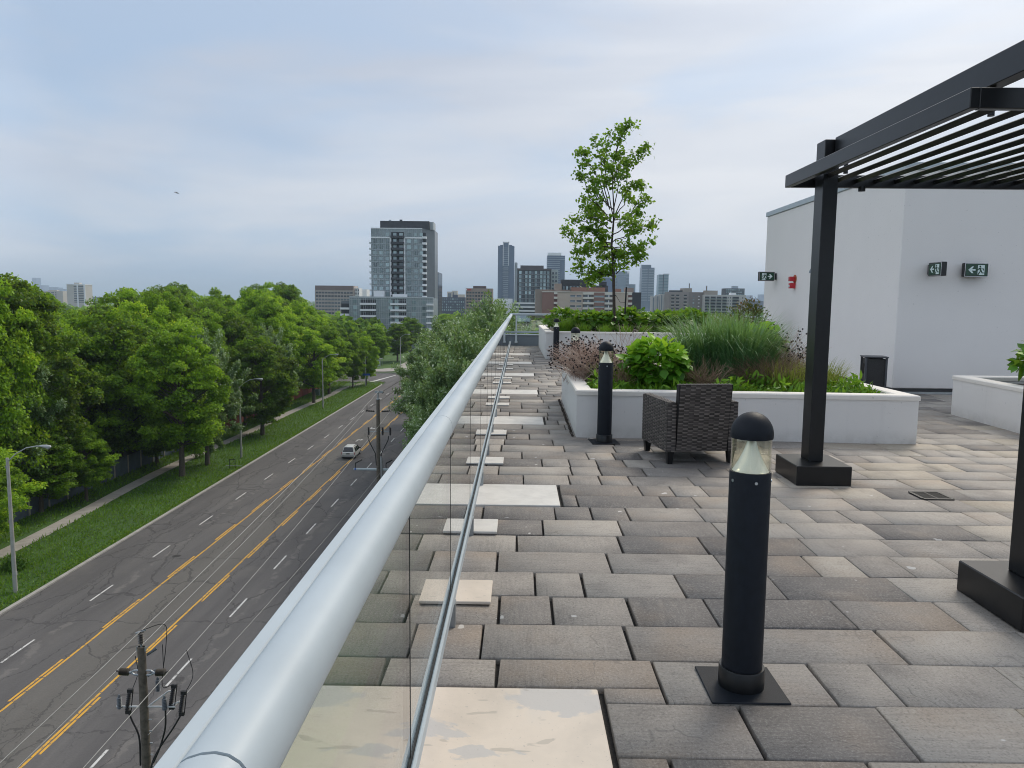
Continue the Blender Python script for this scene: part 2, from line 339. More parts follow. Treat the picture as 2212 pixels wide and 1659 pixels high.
# ------------------------------------------------ big trees (prototypes are 1 unit = real metres, H given)
def limb_tube(mb,a,b,r0,r1,sag=.1,seg=5):
    a=Vector(a);b=Vector(b);m=(a+b)/2+Vector((rng.normal()*sag,rng.normal()*sag,abs(rng.normal())*sag))
    pts=[a.lerp(m,t*2) if t<.5 else m.lerp(b,t*2-1) for t in (0,.25,.5,.75,1.)]
    mb.tube(pts,[r0+(r1-r0)*t for t in (0,.25,.5,.75,1.)],seg)
def tree_proto(name,H,R,trunk_h,npads,nleaf,mat,lsize,seed,style='maple',wind=.35):
    global rng
    keep=rng; rng=np.random.default_rng(seed)
    root=bpy.data.objects.new(name,None); C.objects.link(root); root.empty_display_size=.1
    mb=MB(); tr=.018*H
    mb.tube([(0,0,-.3),(.05,0,trunk_h*.5),(.1*rng.normal(),.1*rng.normal(),trunk_h),(.3*rng.normal(),.3*rng.normal(),H*.62),(.2,.1,H*.86)],[tr*1.25,tr,tr*.85,tr*.45,tr*.12],9)
    cz=(trunk_h*.55+H)/2; hz=(H-trunk_h*.55)/2
    P=[];D=[];T=[];NN=[]
    pads=[]
    while len(pads)<npads:
        u=rng.normal(size=3); u/=np.linalg.norm(u); rr=rng.uniform(.35,1.)**.45
        e=u*rr*rng.uniform(.88,1.2); zz=e[2]; shape=(1.0-.25*max(0,zz)-.1*zz**2)
        x=e[0]*R*shape; y=e[1]*R*shape; z=cz+zz*hz*.93
        lob=1+.16*math.sin(3*math.atan2(y,x)+seed)+.1*math.sin(5*math.atan2(y,x)+z*.5)
        pads.append((x*lob,y*lob,z,rr))
    for i,(x,y,z,rr) in enumerate(pads):
        if i%3==0: limb_tube(mb,(0,0,max(trunk_h*.8,z-hz*.45*rng.uniform(.6,1.2))),(x*.92,y*.92,z-.1),.055*H/20+.03,.02,.25,4)
        pr=R*rng.uniform(.13,.27)*(1. if style=='maple' else .85)
        k=int(nleaf*rng.uniform(.7,1.3))
        q=rng.normal(size=(k,3)); q=unit(q)*rng.uniform(.25,1.,size=(k,1))**.6
        if style=='maple': q*=np.array([pr,pr,pr*.42]); q[:,2]-=(q[:,0]**2+q[:,1]**2)/pr*.28
        else:
            ax=np.array([x,y,0.6*R+(z-cz)]); ax/=np.linalg.norm(ax)+1e-6; q*=pr*.5; q+=ax*rng.uniform(-1,1.,size=(k,1))*pr*.75
        pt=q+np.array([x,y,z]); P.append(pt)
        pt_t=rng.beta(3,3)*.55+.15
        out=unit(q+np.array([[0,0,.25*pr]]))
        d=rng.normal(size=(k,3))*.6+out*.4+np.array([wind,-.1,-.05]); D.append(d)
        NN.append(rng.normal(size=(k,3))*.45+np.array([0,0,.8])+out*.5)
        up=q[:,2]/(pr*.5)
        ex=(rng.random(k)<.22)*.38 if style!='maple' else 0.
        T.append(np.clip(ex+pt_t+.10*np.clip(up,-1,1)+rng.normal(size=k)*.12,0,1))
    P=np.concatenate(P);D=np.concatenate(D);T=np.concatenate(T);NN=np.concatenate(NN); n=len(P)
    ls=lsize*rng.uniform(.65,1.35,n)
    mb.build('trunk',BARK,root,True)
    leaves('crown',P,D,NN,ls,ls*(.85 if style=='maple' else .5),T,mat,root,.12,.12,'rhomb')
    rng=keep
    return root
# ================================================================== TERRACE: BUILDING, DECK, SLABS
BRICKB=flat('building_precast',(.34,.33,.31),.8,0,.1,1.)
bl=MB(); bl.box(-.48,16,-8,26.62,SZ-.2,-.07)
b0=empty('residential_building',(0,0,0),'own apartment building whose paved roof terrace is stood on','building')
bl.build('walls',BRICKB,b0)
gl=flat('dark_window_glass',(.05,.06,.07),.12,.0,.2,1.,spec=1.)
for k in range(6):
    for j in range(7):
        w=MB(); y=-5+j*4.4; z=SZ+2+k*3.05; w.box(-.50,-.47,y,y+2.6,z,z+1.7); w.build('window',gl,b0)
dk=MB(); dk.box(-.48,16,-8,26.62,-.066,-.028); tag(dk.build('gravel_bed',GRAVEL),kind='structure')
SL=[(2.17,2.825),(5.52,6.16),(9.29,9.93),(12.38,13.02),(15.5,16.1),(18.6,19.2),(21.8,22.4)]
SLX=.322
V=[];Fq=[];tone=[];dirx=[];nv=0
TOP=[];
def paver(x0,x1,y0,y1,t,d):
    global nv
    g=(.0022 if x0<1.3 else .0014)+rng.uniform(0,.0022); gx=g+(.0035 if x0<1.3 else .0004); j=lambda s=.002: rng.normal()*s
    z=rng.normal()*.0012; b=.0035
    a=[(x0+gx+j(),y0+g+j()),(x1-gx+j(),y0+g+j()),(x1-gx+j(),y1-g+j()),(x0+gx+j(),y1-g+j())]
    i=[(a[0][0]+b,a[0][1]+b),(a[1][0]-b,a[1][1]+b),(a[2][0]-b,a[2][1]-b),(a[3][0]+b,a[3][1]-b)]
    tx,ty=rng.normal()*.001,rng.normal()*.001
    V.extend([(p[0],p[1],-.03) for p in a]+[(p[0],p[1],z-.005) for p in a]+[(p[0],p[1],z+(tx if k in(1,2) else -tx)+(ty if k>1 else -ty)) for k,p in enumerate(i)])
    for k in range(4):
        l=(k+1)%4; Fq.append((nv+k,nv+l,nv+4+l,nv+4+k)); Fq.append((nv+4+k,nv+4+l,nv+8+l,nv+8+k))
    Fq.append((nv+8,nv+9,nv+10,nv+11)); tone.extend([t]*9); dirx.extend([d]*9); nv+=12
ROW=.345; y=2.726-ROW*12
while y<26.5:
    x=-.46-rng.uniform(0,.4); prev=0
    y1=y+ROW
    while x<15.5:
        w=rng.choice([.26,.39,.52,.65],p=[.27,.13,.33,.27]); x1=x+w
        t=float(np.clip(rng.beta(2.2,1.7)+(.12 if x>1.4 else -.1),0,1)); d=float(rng.random()<.55)  # pavers lighter to the right, darker by the rail: sky sheen painted into tone
        if rng.random()<.10: t=rng.uniform(0,.15)
        segs=[(max(x,-.46),x1,y,y1)]
        for (s0,s1) in SL:
            new=[]
            for (a,b,c,e) in segs:
                if a<SLX+.01 and e>s0+.005 and c<s1-.005:
                    if c<s0-.04: new.append((a,b if b>SLX+.3 else b,c,s0-.012))
                    if e>s1+.04: new.append((a,b,s1+.012,e))
                    if b>SLX+.05: new.append((SLX+.02,b,max(c,s0-.012)+.0,min(e,s1+.012)))
                else: new.append((a,b,c,e))
            segs=new
        for (a,b,c,e) in segs:
            if b-a>.03 and e-c>.03 and not(c<.3 and a>3): paver(a,b,c,e,t,d)
        x=x1
    y=y1
tag(mesh_np('terrace_paving',np.array(V),np.array(Fq),PAVER,None,None,False,{'tone':tone,'dirx':dirx}),kind='structure')
lab=['widest cream limestone slab in the paving nearest the camera','long white slab beside the railing, second from the camera','long white slab beside the railing, third from the camera','long pale slab by the railing level with the near planter','long pale slab by the railing, fifth from the camera','long pale slab by the railing, sixth from the camera','long pale slab by the railing, farthest from the camera']
for (a,b),l in zip(SL,lab):
    m=MB(); m.box(-.32,.0,a,b,-.03,.0,.004); m=MB(); m.box(-.322,SLX,a,b,-.028,.001,.004)
    tag(m.build('stone_slab',SLAB if a<3 else SLABW),l,'paving slab','pale stone slabs set across the paving by the railing')
SM=[(3.63,3.93),(4.79,5.08),(6.90,7.18),(8.46,8.75),(10.9,11.15),(11.7,11.95),(13.9,14.15),(14.8,15.05),(16.9,17.15),(18.0,18.22),(20.2,20.42)]
for i,(a,b) in enumerate(SM):
    m=MB(); m.box(-.40,-.125-rng.uniform(0,.012),a,b,.0045,.020,.003)
    tag(m.build('stone_tile',SLAB if i==0 else SLABW),'small pale stone tile under the railing post, %s from the camera'%ORD[i],'tile','small pale tiles laid under the railing posts')
# drain
dr=empty('floor_drain',(3.29,5.94,.0),'black square grate drain set flush in the terrace paving','drain')
fm=MB(); 
for s in (-1,1): fm.box(-.115,.115,s*.115-.012,s*.115+.012,.001,.010); fm.box(s*.115-.012,s*.115+.012,-.103,.103,.001,.010)
fm.build('frame',BLACKM,dr)
gm=MB(); gm.box(-.103,.103,-.103,.103,.0,.003)
for k in range(9): gm.box(-.1,.1,-.092+k*.022,-.084+k*.022,.003,.008)
gm.box(-.006,.006,-.1,.1,.003,.009); gm.build('grate',BLACKM,dr)
# ================================================================== GLASS RAILING
GX=-.31
SBLK0=flat('black_joint',(.015,.016,.016),.6)
def rail_profile():
    p=[(-.2985,1.045),(-.2985,1.085),(-.294,1.092),(-.285,1.096),(-.268,1.100),(-.25,1.1015),(-.233,1.099),(-.219,1.0925),(-.209,1.083),(-.2025,1.070),(-.2005,1.056),(-.203,1.042),(-.2095,1.030),(-.219,1.021),(-.232,1.016),(-.27,1.016)]
    return p
PR=[(-.2985+(x+.2985)*.70,z) for x,z in rail_profile()]
def extrude_y(mb,prof,y0,y1):
    n=len(prof); vs=[(x,y0,z) for x,z in prof]+[(x,y1,z) for x,z in prof]
    mb.add(vs,[tuple(range(n)),tuple(range(2*n-1,n-1,-1))]+[(i,n+i,n+(i+1)%n,(i+1)%n) for i in range(n)][::1])
rl=empty('glass_railing',(0,0,0),'long glass railing with fat silver handrail along the street edge','railing')
js=[-3.2,.63,2.637,5.28,8.,11.4,15.6,19.8,24.0,26.40]
for a,b in zip(js[:-1],js[1:]):
    m=MB(); extrude_y(m,PR,a+.0022,b-.0022); m.build('handrail',ALUP,rl,True)
m=MB(); m.box(-.321,-.3005,-3.2,26.44,1.066,1.087,.002); m.build('outer_strip',ALUP,rl)
m=MB(); m.box(-.318,-.302,-3.2,26.40,1.0,1.06); m.build('glass_channel',ALUD,rl)
gj=[-.45,.8,2.10,3.40,4.80,6.14,7.38,8.59,9.9,11.2,12.5,13.8,15.1,16.4,17.7,19.0,20.3,21.6,22.9,24.2,25.4,26.36]
for a,b in zip(gj[:-1],gj[1:]):
    m=MB(); m.box(GX-.005,GX+.005,a+.005,b-.005,.165,1.01); m.build('glass_panel',GLASS,rl)
m=MB(); m.box(GX-.022,GX-.006,-3,26.36,.112,.162,.004); m.box(GX+.012,GX+.026,-3,26.36,.112,.166,.004); m.build('bottom_rail',ALUP,rl); m=MB(); m.box(GX-.006,GX+.012,-3,26.36,.116,.150); m.build('rail_groove',SBLK0,rl)
for y in gj[1:-1]:
    m=MB(); m.box(GX-.006,GX+.006,y-.0045,y+.0045,.165,1.0); m.build('panel_joint',SBLK0,rl)
for y in gj[1:]:
    m=MB(); m.box(GX-.02,GX+.03,y-.03,y+.03,-.02,.115,.004); m.build('post_foot',ALUD,rl)
# far railing and parapet
fr=empty('end_railing',(0,0,0),'glass railing on a grey upstand across the far end of terrace','railing')
GP=flat('grey_parapet_metal',(.21,.24,.27),.55,.2,.06,1.5)
m=MB(); m.box(-.36,13,26.46,26.6,-.03,.36); m.build('upstand',GP,fr)
m=MB(); m.box(-.36,13,26.42,26.6,.36,.40,.006); m.build('upstand_cap',ALU,fr)
m=MB(); m.box(-.30,13,26.46,26.52,.44,.50,.006); m.build('bottom_rail',ALUP,fr)
m=MB(); m.box(-.33,13,26.43,26.56,1.05,1.12,.015); m.build('handrail',ALUP,fr)
for i,x in enumerate([-.1,1.82,3.7,5.6,7.5,9.4]):
    m=MB(); m.box(x-.025,x+.025,26.47,26.52,.40,1.05); m.build('post',ALU,fr)
    m=MB(); m.box(x-.035,x+.035,26.40,26.46,.12,.37); m.box(x-.05,x+.05,26.37,26.44,.1,.16); m.build('bracket',ALU,fr)
    m=MB(); m.box(x+.03,x+1.84,26.485,26.495,.50,1.05); m.build('glass_panel',GLASS,fr)
# ================================================================== PENTHOUSE WALL
ph=empty('penthouse',(6.45,13.09,0),'white rendered rooftop penthouse rising behind the black pergola','building')
m=MB(); m.box(0,7.5,0,7.15,.09,3.78,.012); m.build('wall',WALLST,ph)
m=MB(); m.box(-.03,7.53,-.03,7.18,3.78,3.90,.008); m.build('roof_flashing',ALUP,ph)
m=MB(); m.box(.02,7.5,.02,7.12,-.03,.09); m.build('plinth',flat('dark_plinth',(.05,.05,.05),.7),ph)
m=MB(); m.box(-.04,7.5,-.05,.02,-.02,.035); m.box(-.04,.018,.02,7.12,-.02,.035); m.build('base_flashing',ALU,ph)
# ================================================================== PLANTERS
def planter(name,poly,h,label,th=.17,group=None,soil=.09):
    # poly counter-clockwise outer outline, world
    n=len(poly); P=[Vector((x,y)) for x,y in poly]
    cen=sum(P,Vector((0,0)))/n
    def inset(d):
        out=[]
        for i in range(n):
            a,b,c=P[i-1],P[i],P[(i+1)%n]; e1=(b-a).normalized(); e2=(c-b).normalized()
            n1=Vector((-e1.y,e1.x)); n2=Vector((-e2.y,e2.x)); k=n1+n2; k/=max(.2,1+n1.dot(n2)); out.append(b+k*d)
        return out
    o=empty(name,(poly[0][0],poly[0][1],0),label,'planter',group)
    off=Vector((poly[0][0],poly[0][1]))
    def ring(mb,d0,d1,z0,z1,bev=0.):
        A=[p-off for p in inset(d0)];B=[p-off for p in inset(d1)]; A2=[p-off for p in inset(d0+bev)];B2=[p-off for p in inset(d1-bev)]
        vs=[(*p,z0) for p in A]+[(*p,z1-bev) for p in A]+[(*p,z1) for p in A2]+[(*p,z1) for p in B2]+[(*p,z1-bev) for p in B]+[(*p,z0) for p in B]
        fs=[]
        for k in range(5):
            for i in range(n):
                j=(i+1)%n; fs.append((k*n+i,k*n+j,(k+1)*n+j,(k+1)*n+i))
        for i in range(n):
            j=(i+1)%n; fs.append((5*n+i,5*n+j,j,i))
        mb.add(vs,fs)
    m=MB(); ring(m,.012,th-.012,-.02,h-.055,.0); m.build('wall',STUCCO,o)
    m=MB(); ring(m,0,th,h-.054,h,.012); m.build('capstone',CAPST,o)
    m=MB(); q=[p-off for p in inset(th-.01)]; m.add([(*p,h-soil) for p in q],[tuple(range(n))]); m.build('soil',SOIL,o)
    return o
P1=[(.64,8.40),(4.37,8.22),(4.36,9.6),(2.3,11.9),(.66,11.75)]
planter('planter',P1,.535,'white rendered planter behind the wicker armchair','0' and .19)
P2=[(.70,20.22),(6.42,20.0),(6.42,25.8),(.66,25.95)]
planter('planter',P2,.74,'tall white rendered planter at the far end holding the young tree',.2)
P3=[(5.93,7.3),(9.5,7.3),(9.5,10.65),(6.06,10.62)]
planter('planter',P3,.55,'white rendered planter cut off by the right edge of the photo',.19)
# ================================================================== PERGOLA
pg=empty('pergola',(2.56,6.45,0),'black steel pergola with slatted roof over the terrace','pergola')
def pbox(name,x0,x1,y0,y1,z0,z1,bev=.004,mm=None):
    m=MB(); m.box(x0-2.56,x1-2.56,y0-6.45,y1-6.45,z0,z1,bev); return m.build(name,mm or BLACKM,pg)
for (px,py) in ((2.565,6.50),(2.58,3.66),(5.9,6.50),(5.9,3.66)):
    pbox('post',px-.062,px+.062,py-.05,py+.13,.165,2.86)
    pbox('post_base',px-.235,px+.225,py-.26,py+.27,.0,.165,.006)
pbox('top_beam',2.575,2.665,.9,6.43,2.71,2.87); pbox('top_beam',5.85,5.94,.9,6.43,2.71,2.87)
XL=2.30;
ZT,ZB=2.62,2.515
Y0,Y1=4.05,6.78
M_=lambda *a:None
def f_(v): return v
pbox('side_fascia',XL,XL+.05,Y0,Y1,ZB,ZT); pbox('side_fascia',6.15,6.2,Y0,Y1,ZB,ZT)
pbox('end_fascia',XL+.05,6.15,Y0,Y0+.05,ZB,ZT); pbox('end_fascia',XL+.05,6.15,Y1-.05,Y1,ZB,ZT)
x=XL+.24
while x<6.1:
    m=MB(); R=Matrix.Translation((x-2.56,0,ZB+.052))@Matrix.Rotation(math.radians(-38),4,'Y'); m.box(-.006,.006,Y0+.05-6.45,Y1-.05-6.45,-.018,.018,0,R); m.build('slat',BLACKM,pg); x+=.172
for (hx,hy) in ((2.62,6.30),(2.62,4.4),(5.89,6.3),(5.89,4.4)):
    m=MB(); m.lathe([(.018,ZT-.06),(.018,2.72)],hx-2.56,hy-6.45,10); m.build('hanger',BLACKM,pg)
m=MB(); m.lathe([(.02,ZB-.03),(.03,ZB-.03),(.03,ZB+.01)],2.95-2.56,6.74-6.45,12); m.build('spotlight',BLACKM,pg)
# ================================================================== BOLLARDS
REFL=flat('polished_reflector',(.93,.93,.86),.2,.35,.02,2)
def bollard():
    o=empty('bollard_light',(0,0,0),'x','bollard light','black bollard lights around the terrace')
    m=MB(); m.box(-.15,.15,-.145,.145,.001,.009,.003); m.build('base_plate',BOLLM,o)
    m=MB(); m.lathe([(.088,.009),(.088,.085),(.086,.088),(.079,.088)],seg=40); m.build('collar',BLACKM,o,True)
    m=MB(); m.lathe([(.0775,.009),(.0775,.865),(.076,.868)],seg=40); b=m.build('shaft',BOLLM,o,True)
    for a in (200,270,340):
        m=MB(); ca,sa=math.cos(math.radians(a)),math.sin(math.radians(a)); R=Matrix.Translation((.0775*ca,.0775*sa,.835))@Vector((ca,sa,0)).to_track_quat('Z','Y').to_matrix().to_4x4()
        m.lathe([(.006,-.002),(.006,.002)],seg=8,M=R); m.build('screw',ALU,b)
    m=MB(); m.lathe([(.075,.868),(.075,.998),(.072,.998),(.072,.868)],seg=40,cap=False); n=len(m.v); m.add([],[]); m.f+=[((3*40+i),(3*40+(i+1)%40),((i+1)%40),i) for i in range(40)]; m.build('lens',LENS,o,True)
    m=MB(); m.lathe([(.069,.869),(.066,.872),(.045,.91),(.027,.95),(.016,.985),(.014,.998)],seg=40,cap=False); m.build('reflector',REFL,o,True)
    m=MB(); m.lathe([(.013,.965),(.013,.998)],0,-.0,16); m.lathe([(.003,.952),(.0135,.956),(.0135,.966)],0,0,16); lm=m.build('lamp',flat('milky_lamp',(.5,.5,.42),.3),o,True)
    m=MB(); pr=[(.0785,.996),(.0795,1.0),(.0795,1.012)]+[(.0795*math.cos(math.radians(t)),1.012+.083*math.sin(math.radians(t))) for t in range(8,90,8)]+[(.002,1.0952)]
    m.lathe(pr,seg=40); m.build('dome_cap',BOLLM,o,True)
    return o
B=bollard(); B.location=(.893,2.868,0); B['label']='black bollard light nearest the camera on the paving'
for (x,y,r,l) in ((.935,8.13,.06,'black bollard light in front of the planter beside the wicker armchair'),(.98,19.97,0,'black bollard light at the corner of the far tall planter'),(.955,12.85,.3,'bollard light half hidden behind the pinkish dried flowers'),(3.98,12.3,.2,'bollard light behind the green tulip shrub near the white penthouse')):
    copy_tree(B,(x,y,0),r,l)
# ================================================================== ARMCHAIR
def m_wick():
    M=MT('brown_grey_wicker'); t=M.attr('tone'); c=M.ramp(t,(0.,(.035,.029,.026)),(.5,(.085,.073,.067)),(1.,(.17,.148,.134))); M.set(Base_Color=c,Roughness=.5); M.bump(M.noise(M.co('Object',(1,1,1)),300.,2.),.3,.002); return M.m
WICK=m_wick(); WICKB=flat('wicker_shadow_backing',(.012,.011,.011),.8)
ac=empty('wicker_armchair',(1.685,7.37,0),'brown grey wicker armchair seen from behind before the white planter','armchair',rz=math.radians(9))
def weave(name,O,U,Vv,nu,nv_,parent,th=.006):
    """woven panel: horizontal strips over/under vertical ribs"""
    O=np.array(O,float);U=np.array(U,float);Vv=np.array(Vv,float); Nn=np.cross(U,Vv);Nn/=np.linalg.norm(Nn)
    vs=[];fs=[];ts=[]
    for j in range(nv_):
        for i in range(nu):
            par=(i+j)%2; h=th if par else th*.25; a0=i/nu;a1=(i+1)/nu;b0=(j+.06)/nv_;b1=(j+.94)/nv_; am=(a0+a1)/2
            base=len(vs); hh=[.0,h,.0]
            for a,hv in ((a0,.0),(am-.3/nu,h),(am+.3/nu,h),(a1,.0)):
                for b in (b0,b1): vs.append(O+U*a+Vv*b+Nn*(hv+.001))
            for k in range(3): fs.append((base+2*k,base+2*k+2,base+2*k+3,base+2*k+1))
            t=np.clip(rng.uniform(.2,.8)+(.22 if par else -.35),0,1); ts+= [t]*3
    return mesh_np(name,np.array(vs),np.array(fs),WICK,parent,ts)
# local frame: back toward -Y(camera). width 0.66, depth .66, arms .58, back .80
Wd=.345
def panel_body(name,x0,x1,y0,y1,z0,z1): m=MB(); m.box(x0,x1,y0,y1,z0,z1,.008); return m.build(name,WICKB,ac)
b=panel_body('seat_box',-.25,.25,-.29,.40,.12,.36)
weave('front_panel',(.25,.401,.12),(-.5,0,0),(0,0,.24),12,18,ac)
# arms
for s in (-1,1):
    x0,x1=(-Wd,-Wd+.085) if s<0 else (Wd-.085,Wd)
    bd=panel_body('arm',x0,x1,-.31,.42,.12,.585 if s<0 else .585)
    if s<0: weave('arm_weave',(x0-.001,.42,.12),(0,-.73,0),(0,0,.465),11,28,bd)
    else: weave('arm_weave',(x1+.001,-.31,.12),(0,.73,0),(0,0,.465),11,28,bd)
    weave('arm_weave',(x0,-.311,.12),(.085,0,0),(0,0,.465),2,28,bd)
    weave('arm_weave',(x0,-.31,.586),(.085,0,0),(0,.73,0),3,36,bd)
# raked back
m=MB(); m.add([(-.245,-.30,.12),(.245,-.30,.12),(.245,-.22,.12),(-.245,-.22,.12),(-.262,-.365,.755),(.262,-.365,.755),(.262,-.30,.755),(-.262,-.30,.755)],[(3,2,1,0),(4,5,6,7),(0,1,5,4),(1,2,6,5),(2,3,7,6),(3,0,4,7)]); bk=m.build('backrest',WICKB,ac)
weave('back_weave',(-.25,-.302,.12),(.5,0,0),(0,-.064,.635),10,36,bk)
weave('back_weave',(-.262,-.366,.756),(.524,0,0),(0,.066,0),30,3,bk)
m=MB(); m.box(-.235,.235,-.2,.39,.362,.42,.02); m.build('seat_cushion',flat('grey_cushion',(.12,.11,.10),.9),ac)
for sx in (-1,1):
    for sy in (-1,1):
        cx,cy=sx*(Wd-.045),(-.27 if sy<0 else .38); m=MB()
        vs=[(cx-.022,cy-.022,0),(cx+.022,cy-.022,0),(cx+.022,cy+.022,0),(cx-.022,cy+.022,0),(cx-.034,cy-.034,.122),(cx+.034,cy-.034,.122),(cx+.034,cy+.034,.122),(cx-.034,cy+.034,.122)]
        m.add(vs,[(3,2,1,0),(4,5,6,7),(0,1,5,4),(1,2,6,5),(2,3,7,6),(3,0,4,7)]); m.build('leg',BLACKM,ac)
# ================================================================== WASTE BIN
bn=empty('waste_bin',(5.86,12.55,0),'dark square waste bin with round side opening by white wall','waste bin',rz=math.radians(-12))
MESHM=flat('dark_mesh_panel',(.035,.035,.036),.6,.2,.5,90,.5); BF=flat('grey_bin_frame',(.075,.08,.09),.4,.3)
for sx in (-1,1):
    for sy in (-1,1): m=MB(); m.box(sx*.155-.016,sx*.155+.016,sy*.155-.016,sy*.155+.016,0,.66,.003); m.build('corner_post',BF,bn)
m=MB(); m.box(-.145,.145,-.145,.145,.02,.64); m.build('panels',MESHM,bn)
m=MB(); m.box(-.182,.182,-.182,.182,.66,.682,.006); m.build('lid',BF,bn)
m=MB(); m.lathe([(.058,-.004),(.058,.004)],seg=20,M=Matrix.Translation((-.149,.02,.47))@Matrix.Rotation(math.pi/2,4,'Y')@Matrix.Scale(1.5,4,(1,0,0))); m.build('opening',flat('bin_void',(.003,.003,.003),.9),bn)
# ================================================================== EXIT SIGNS
GREEN=flat('exit_green',(.012,.055,.030),.25,0,.25,14); WHITE=flat('exit_white',(.62,.74,.72),.4,0,.06,6); CHR=flat('chrome_edge',(.6,.6,.6),.2,1.); SBLK=flat('sign_black',(.010,.010,.012),.35)
def pictogram(parent,s,y,flip):
    """flat pictogram in XZ plane at y (facing -Y); flip mirrors x"""
    k=-1 if flip else 1
    def poly(pts,dy,mat,nm):
        m=MB(); pts=[(k*px*s,pz*s) for px,pz in pts]; R=Matrix(((1,0,0,0),(0,0,1,0),(0,1,0,0),(0,0,0,1)))
        m.prism(pts,y-dy-.001,y-dy,R); return m
    door=[(-.30,-.36),(-.30,.34),(.18,.34),(.18,-.36)]
    dm=poly(door,0.0,WHITE,'door'); 
    dd=dm
    g=MB()
    def gp(pts):
        q=[(k*(px)*s,pz*s) for px,pz in pts]; R=Matrix(((1,0,0,0),(0,0,1,0),(0,1,0,0),(0,0,0,1))); g.prism(q,y-.0035,y-.0015,R)
    hd=[(.02+.065*math.cos(a),.24+.065*math.sin(a)) for a in np.linspace(0,2*math.pi,13)[:-1]]; gp(hd)
    gp([(-.14,.13),(.03,.165),(.10,.12),(.02,-.08),(-.10,-.05),(-.03,.09)])
    gp([(-.14,.13),(-.20,.13),(-.27,-.02),(-.22,-.05),(-.15,.07)]); gp([(.09,.15),(.20,.02),(.30,.0),(.30,-.05),(.18,-.04),(.06,.08)])
    gp([(.02,-.08),(-.06,-.04),(.05,-.24),(.14,-.40),(.20,-.37),(.11,-.20)]); gp([(-.10,-.05),(-.02,-.1),(-.12,-.24),(-.33,-.24),(-.33,-.19),(-.16,-.18)])
    ar=poly([(.34,.05),(.60,.05),(.47,.24),(.60,.24),(.86,0.),(.60,-.24),(.47,-.24),(.60,-.05),(.34,-.05)],0.0,WHITE,'arrow')
    off=Vector((-.26*s*k,0,0))
    out=[]
    for mm,mat,nm in ((dm,WHITE,'pictogram_door'),(g,GREEN,'running_figure'),(ar,WHITE,'arrow')):
        mm.v=[tuple(Vector(v)+off) for v in mm.v]; out.append(mm.build(nm,mat,parent))
def exit_sign(loc,rz,flip,label,mount):
    o=empty('exit_sign',loc,label,'exit sign','green running man exit signs on the penthouse',rz)
    m=MB(); m.box(-.20,.20,-.045,.045,-.115,.115,.008); m.build('housing',SBLK,o,True)
    f=MB(); f.box(-.178,.178,-.0475,-.0455,-.095,.095); fo=f.build('green_face',GREEN,o)
    pictogram(fo,.235,-.0482,flip)
    c=MB()
    for z in (-.108,.108): c.box(-.196,.196,-.049,-.0455,z-.003,z+.003)
    for x in (-.192,.192): c.box(x-.003,x+.003,-.049,-.0455,-.105,.105)
    c.build('chrome_trim',CHR,o)
    m=MB()
    if mount=='left': m.box(-.26,-.20,-.03,.03,-.08,.08,.004)
    elif mount=='right': m.box(.20,.25,-.03,.03,-.08,.08,.004)
    else: m.box(-.12,.12,.045,.10,-.08,.08,.004)
    m.build('mounting_bracket',SBLK,o)
exit_sign((6.95,12.83,2.12),math.radians(-90),True,'green exit sign turned sideways on the penthouse wall, arrow left','left')
exit_sign((7.66,12.985,2.12),0.,True,'green exit sign facing the camera on the penthouse wall, rightmost','back')
exit_sign((6.19,19.3,2.21),math.radians(4),False,'green exit sign with right arrow sticking out past the wall edge','right')
# fire alarm
fa=empty('fire_alarm',(6.45,18.0,2.04),'red fire alarm horn strobe on the white penthouse wall','fire alarm',sc=.88)
REDM=flat('alarm_red',(.50,.02,.03),.35); 
m=MB(); m.lathe([(.11,0),(.11,.02)],seg=24,M=Matrix.Translation((0,0,.08))@Matrix.Rotation(-math.pi/2,4,'Y')); m.build('back_disc',flat('alarm_orange',(.38,.09,.03),.5),fa)
m=MB(); m.box(-.16,-.02,-.06,.06,.02,.14,.006)
for k in range(4): m.box(-.163,-.16,-.055,.055,.035+k*.027,.048+k*.027)
m.build('horn',REDM,fa); m=MB(); m.box(-.15,-.0,-.06,.06,-.17,-.03,.006); m.build('strobe_box',REDM,fa)
m=MB(); m.lathe([(.032,0),(.02,.03)],seg=12,M=Matrix.Translation((-.15,0,-.115))@Matrix.Rotation(-math.pi/2,4,'Y')); m.build('strobe_lens',WHITE,fa); m=MB(); m.box(-.03,0,-.02,.02,-.04,.03); m.build('bracket',REDM,fa)
wl=empty('wall_light',(6.45,16.75,2.20),'grey quarter dome wall light partly hidden behind the pergola post','wall light')
m=MB(); pr=[(.15*math.cos(math.radians(t)),.15*math.sin(math.radians(t))) for t in range(0,91,10)]
m.lathe([(r,z) for r,z in pr],seg=24); m.build('shade',flat('wall_light_grey',(.22,.24,.27),.4,.4),wl,True)
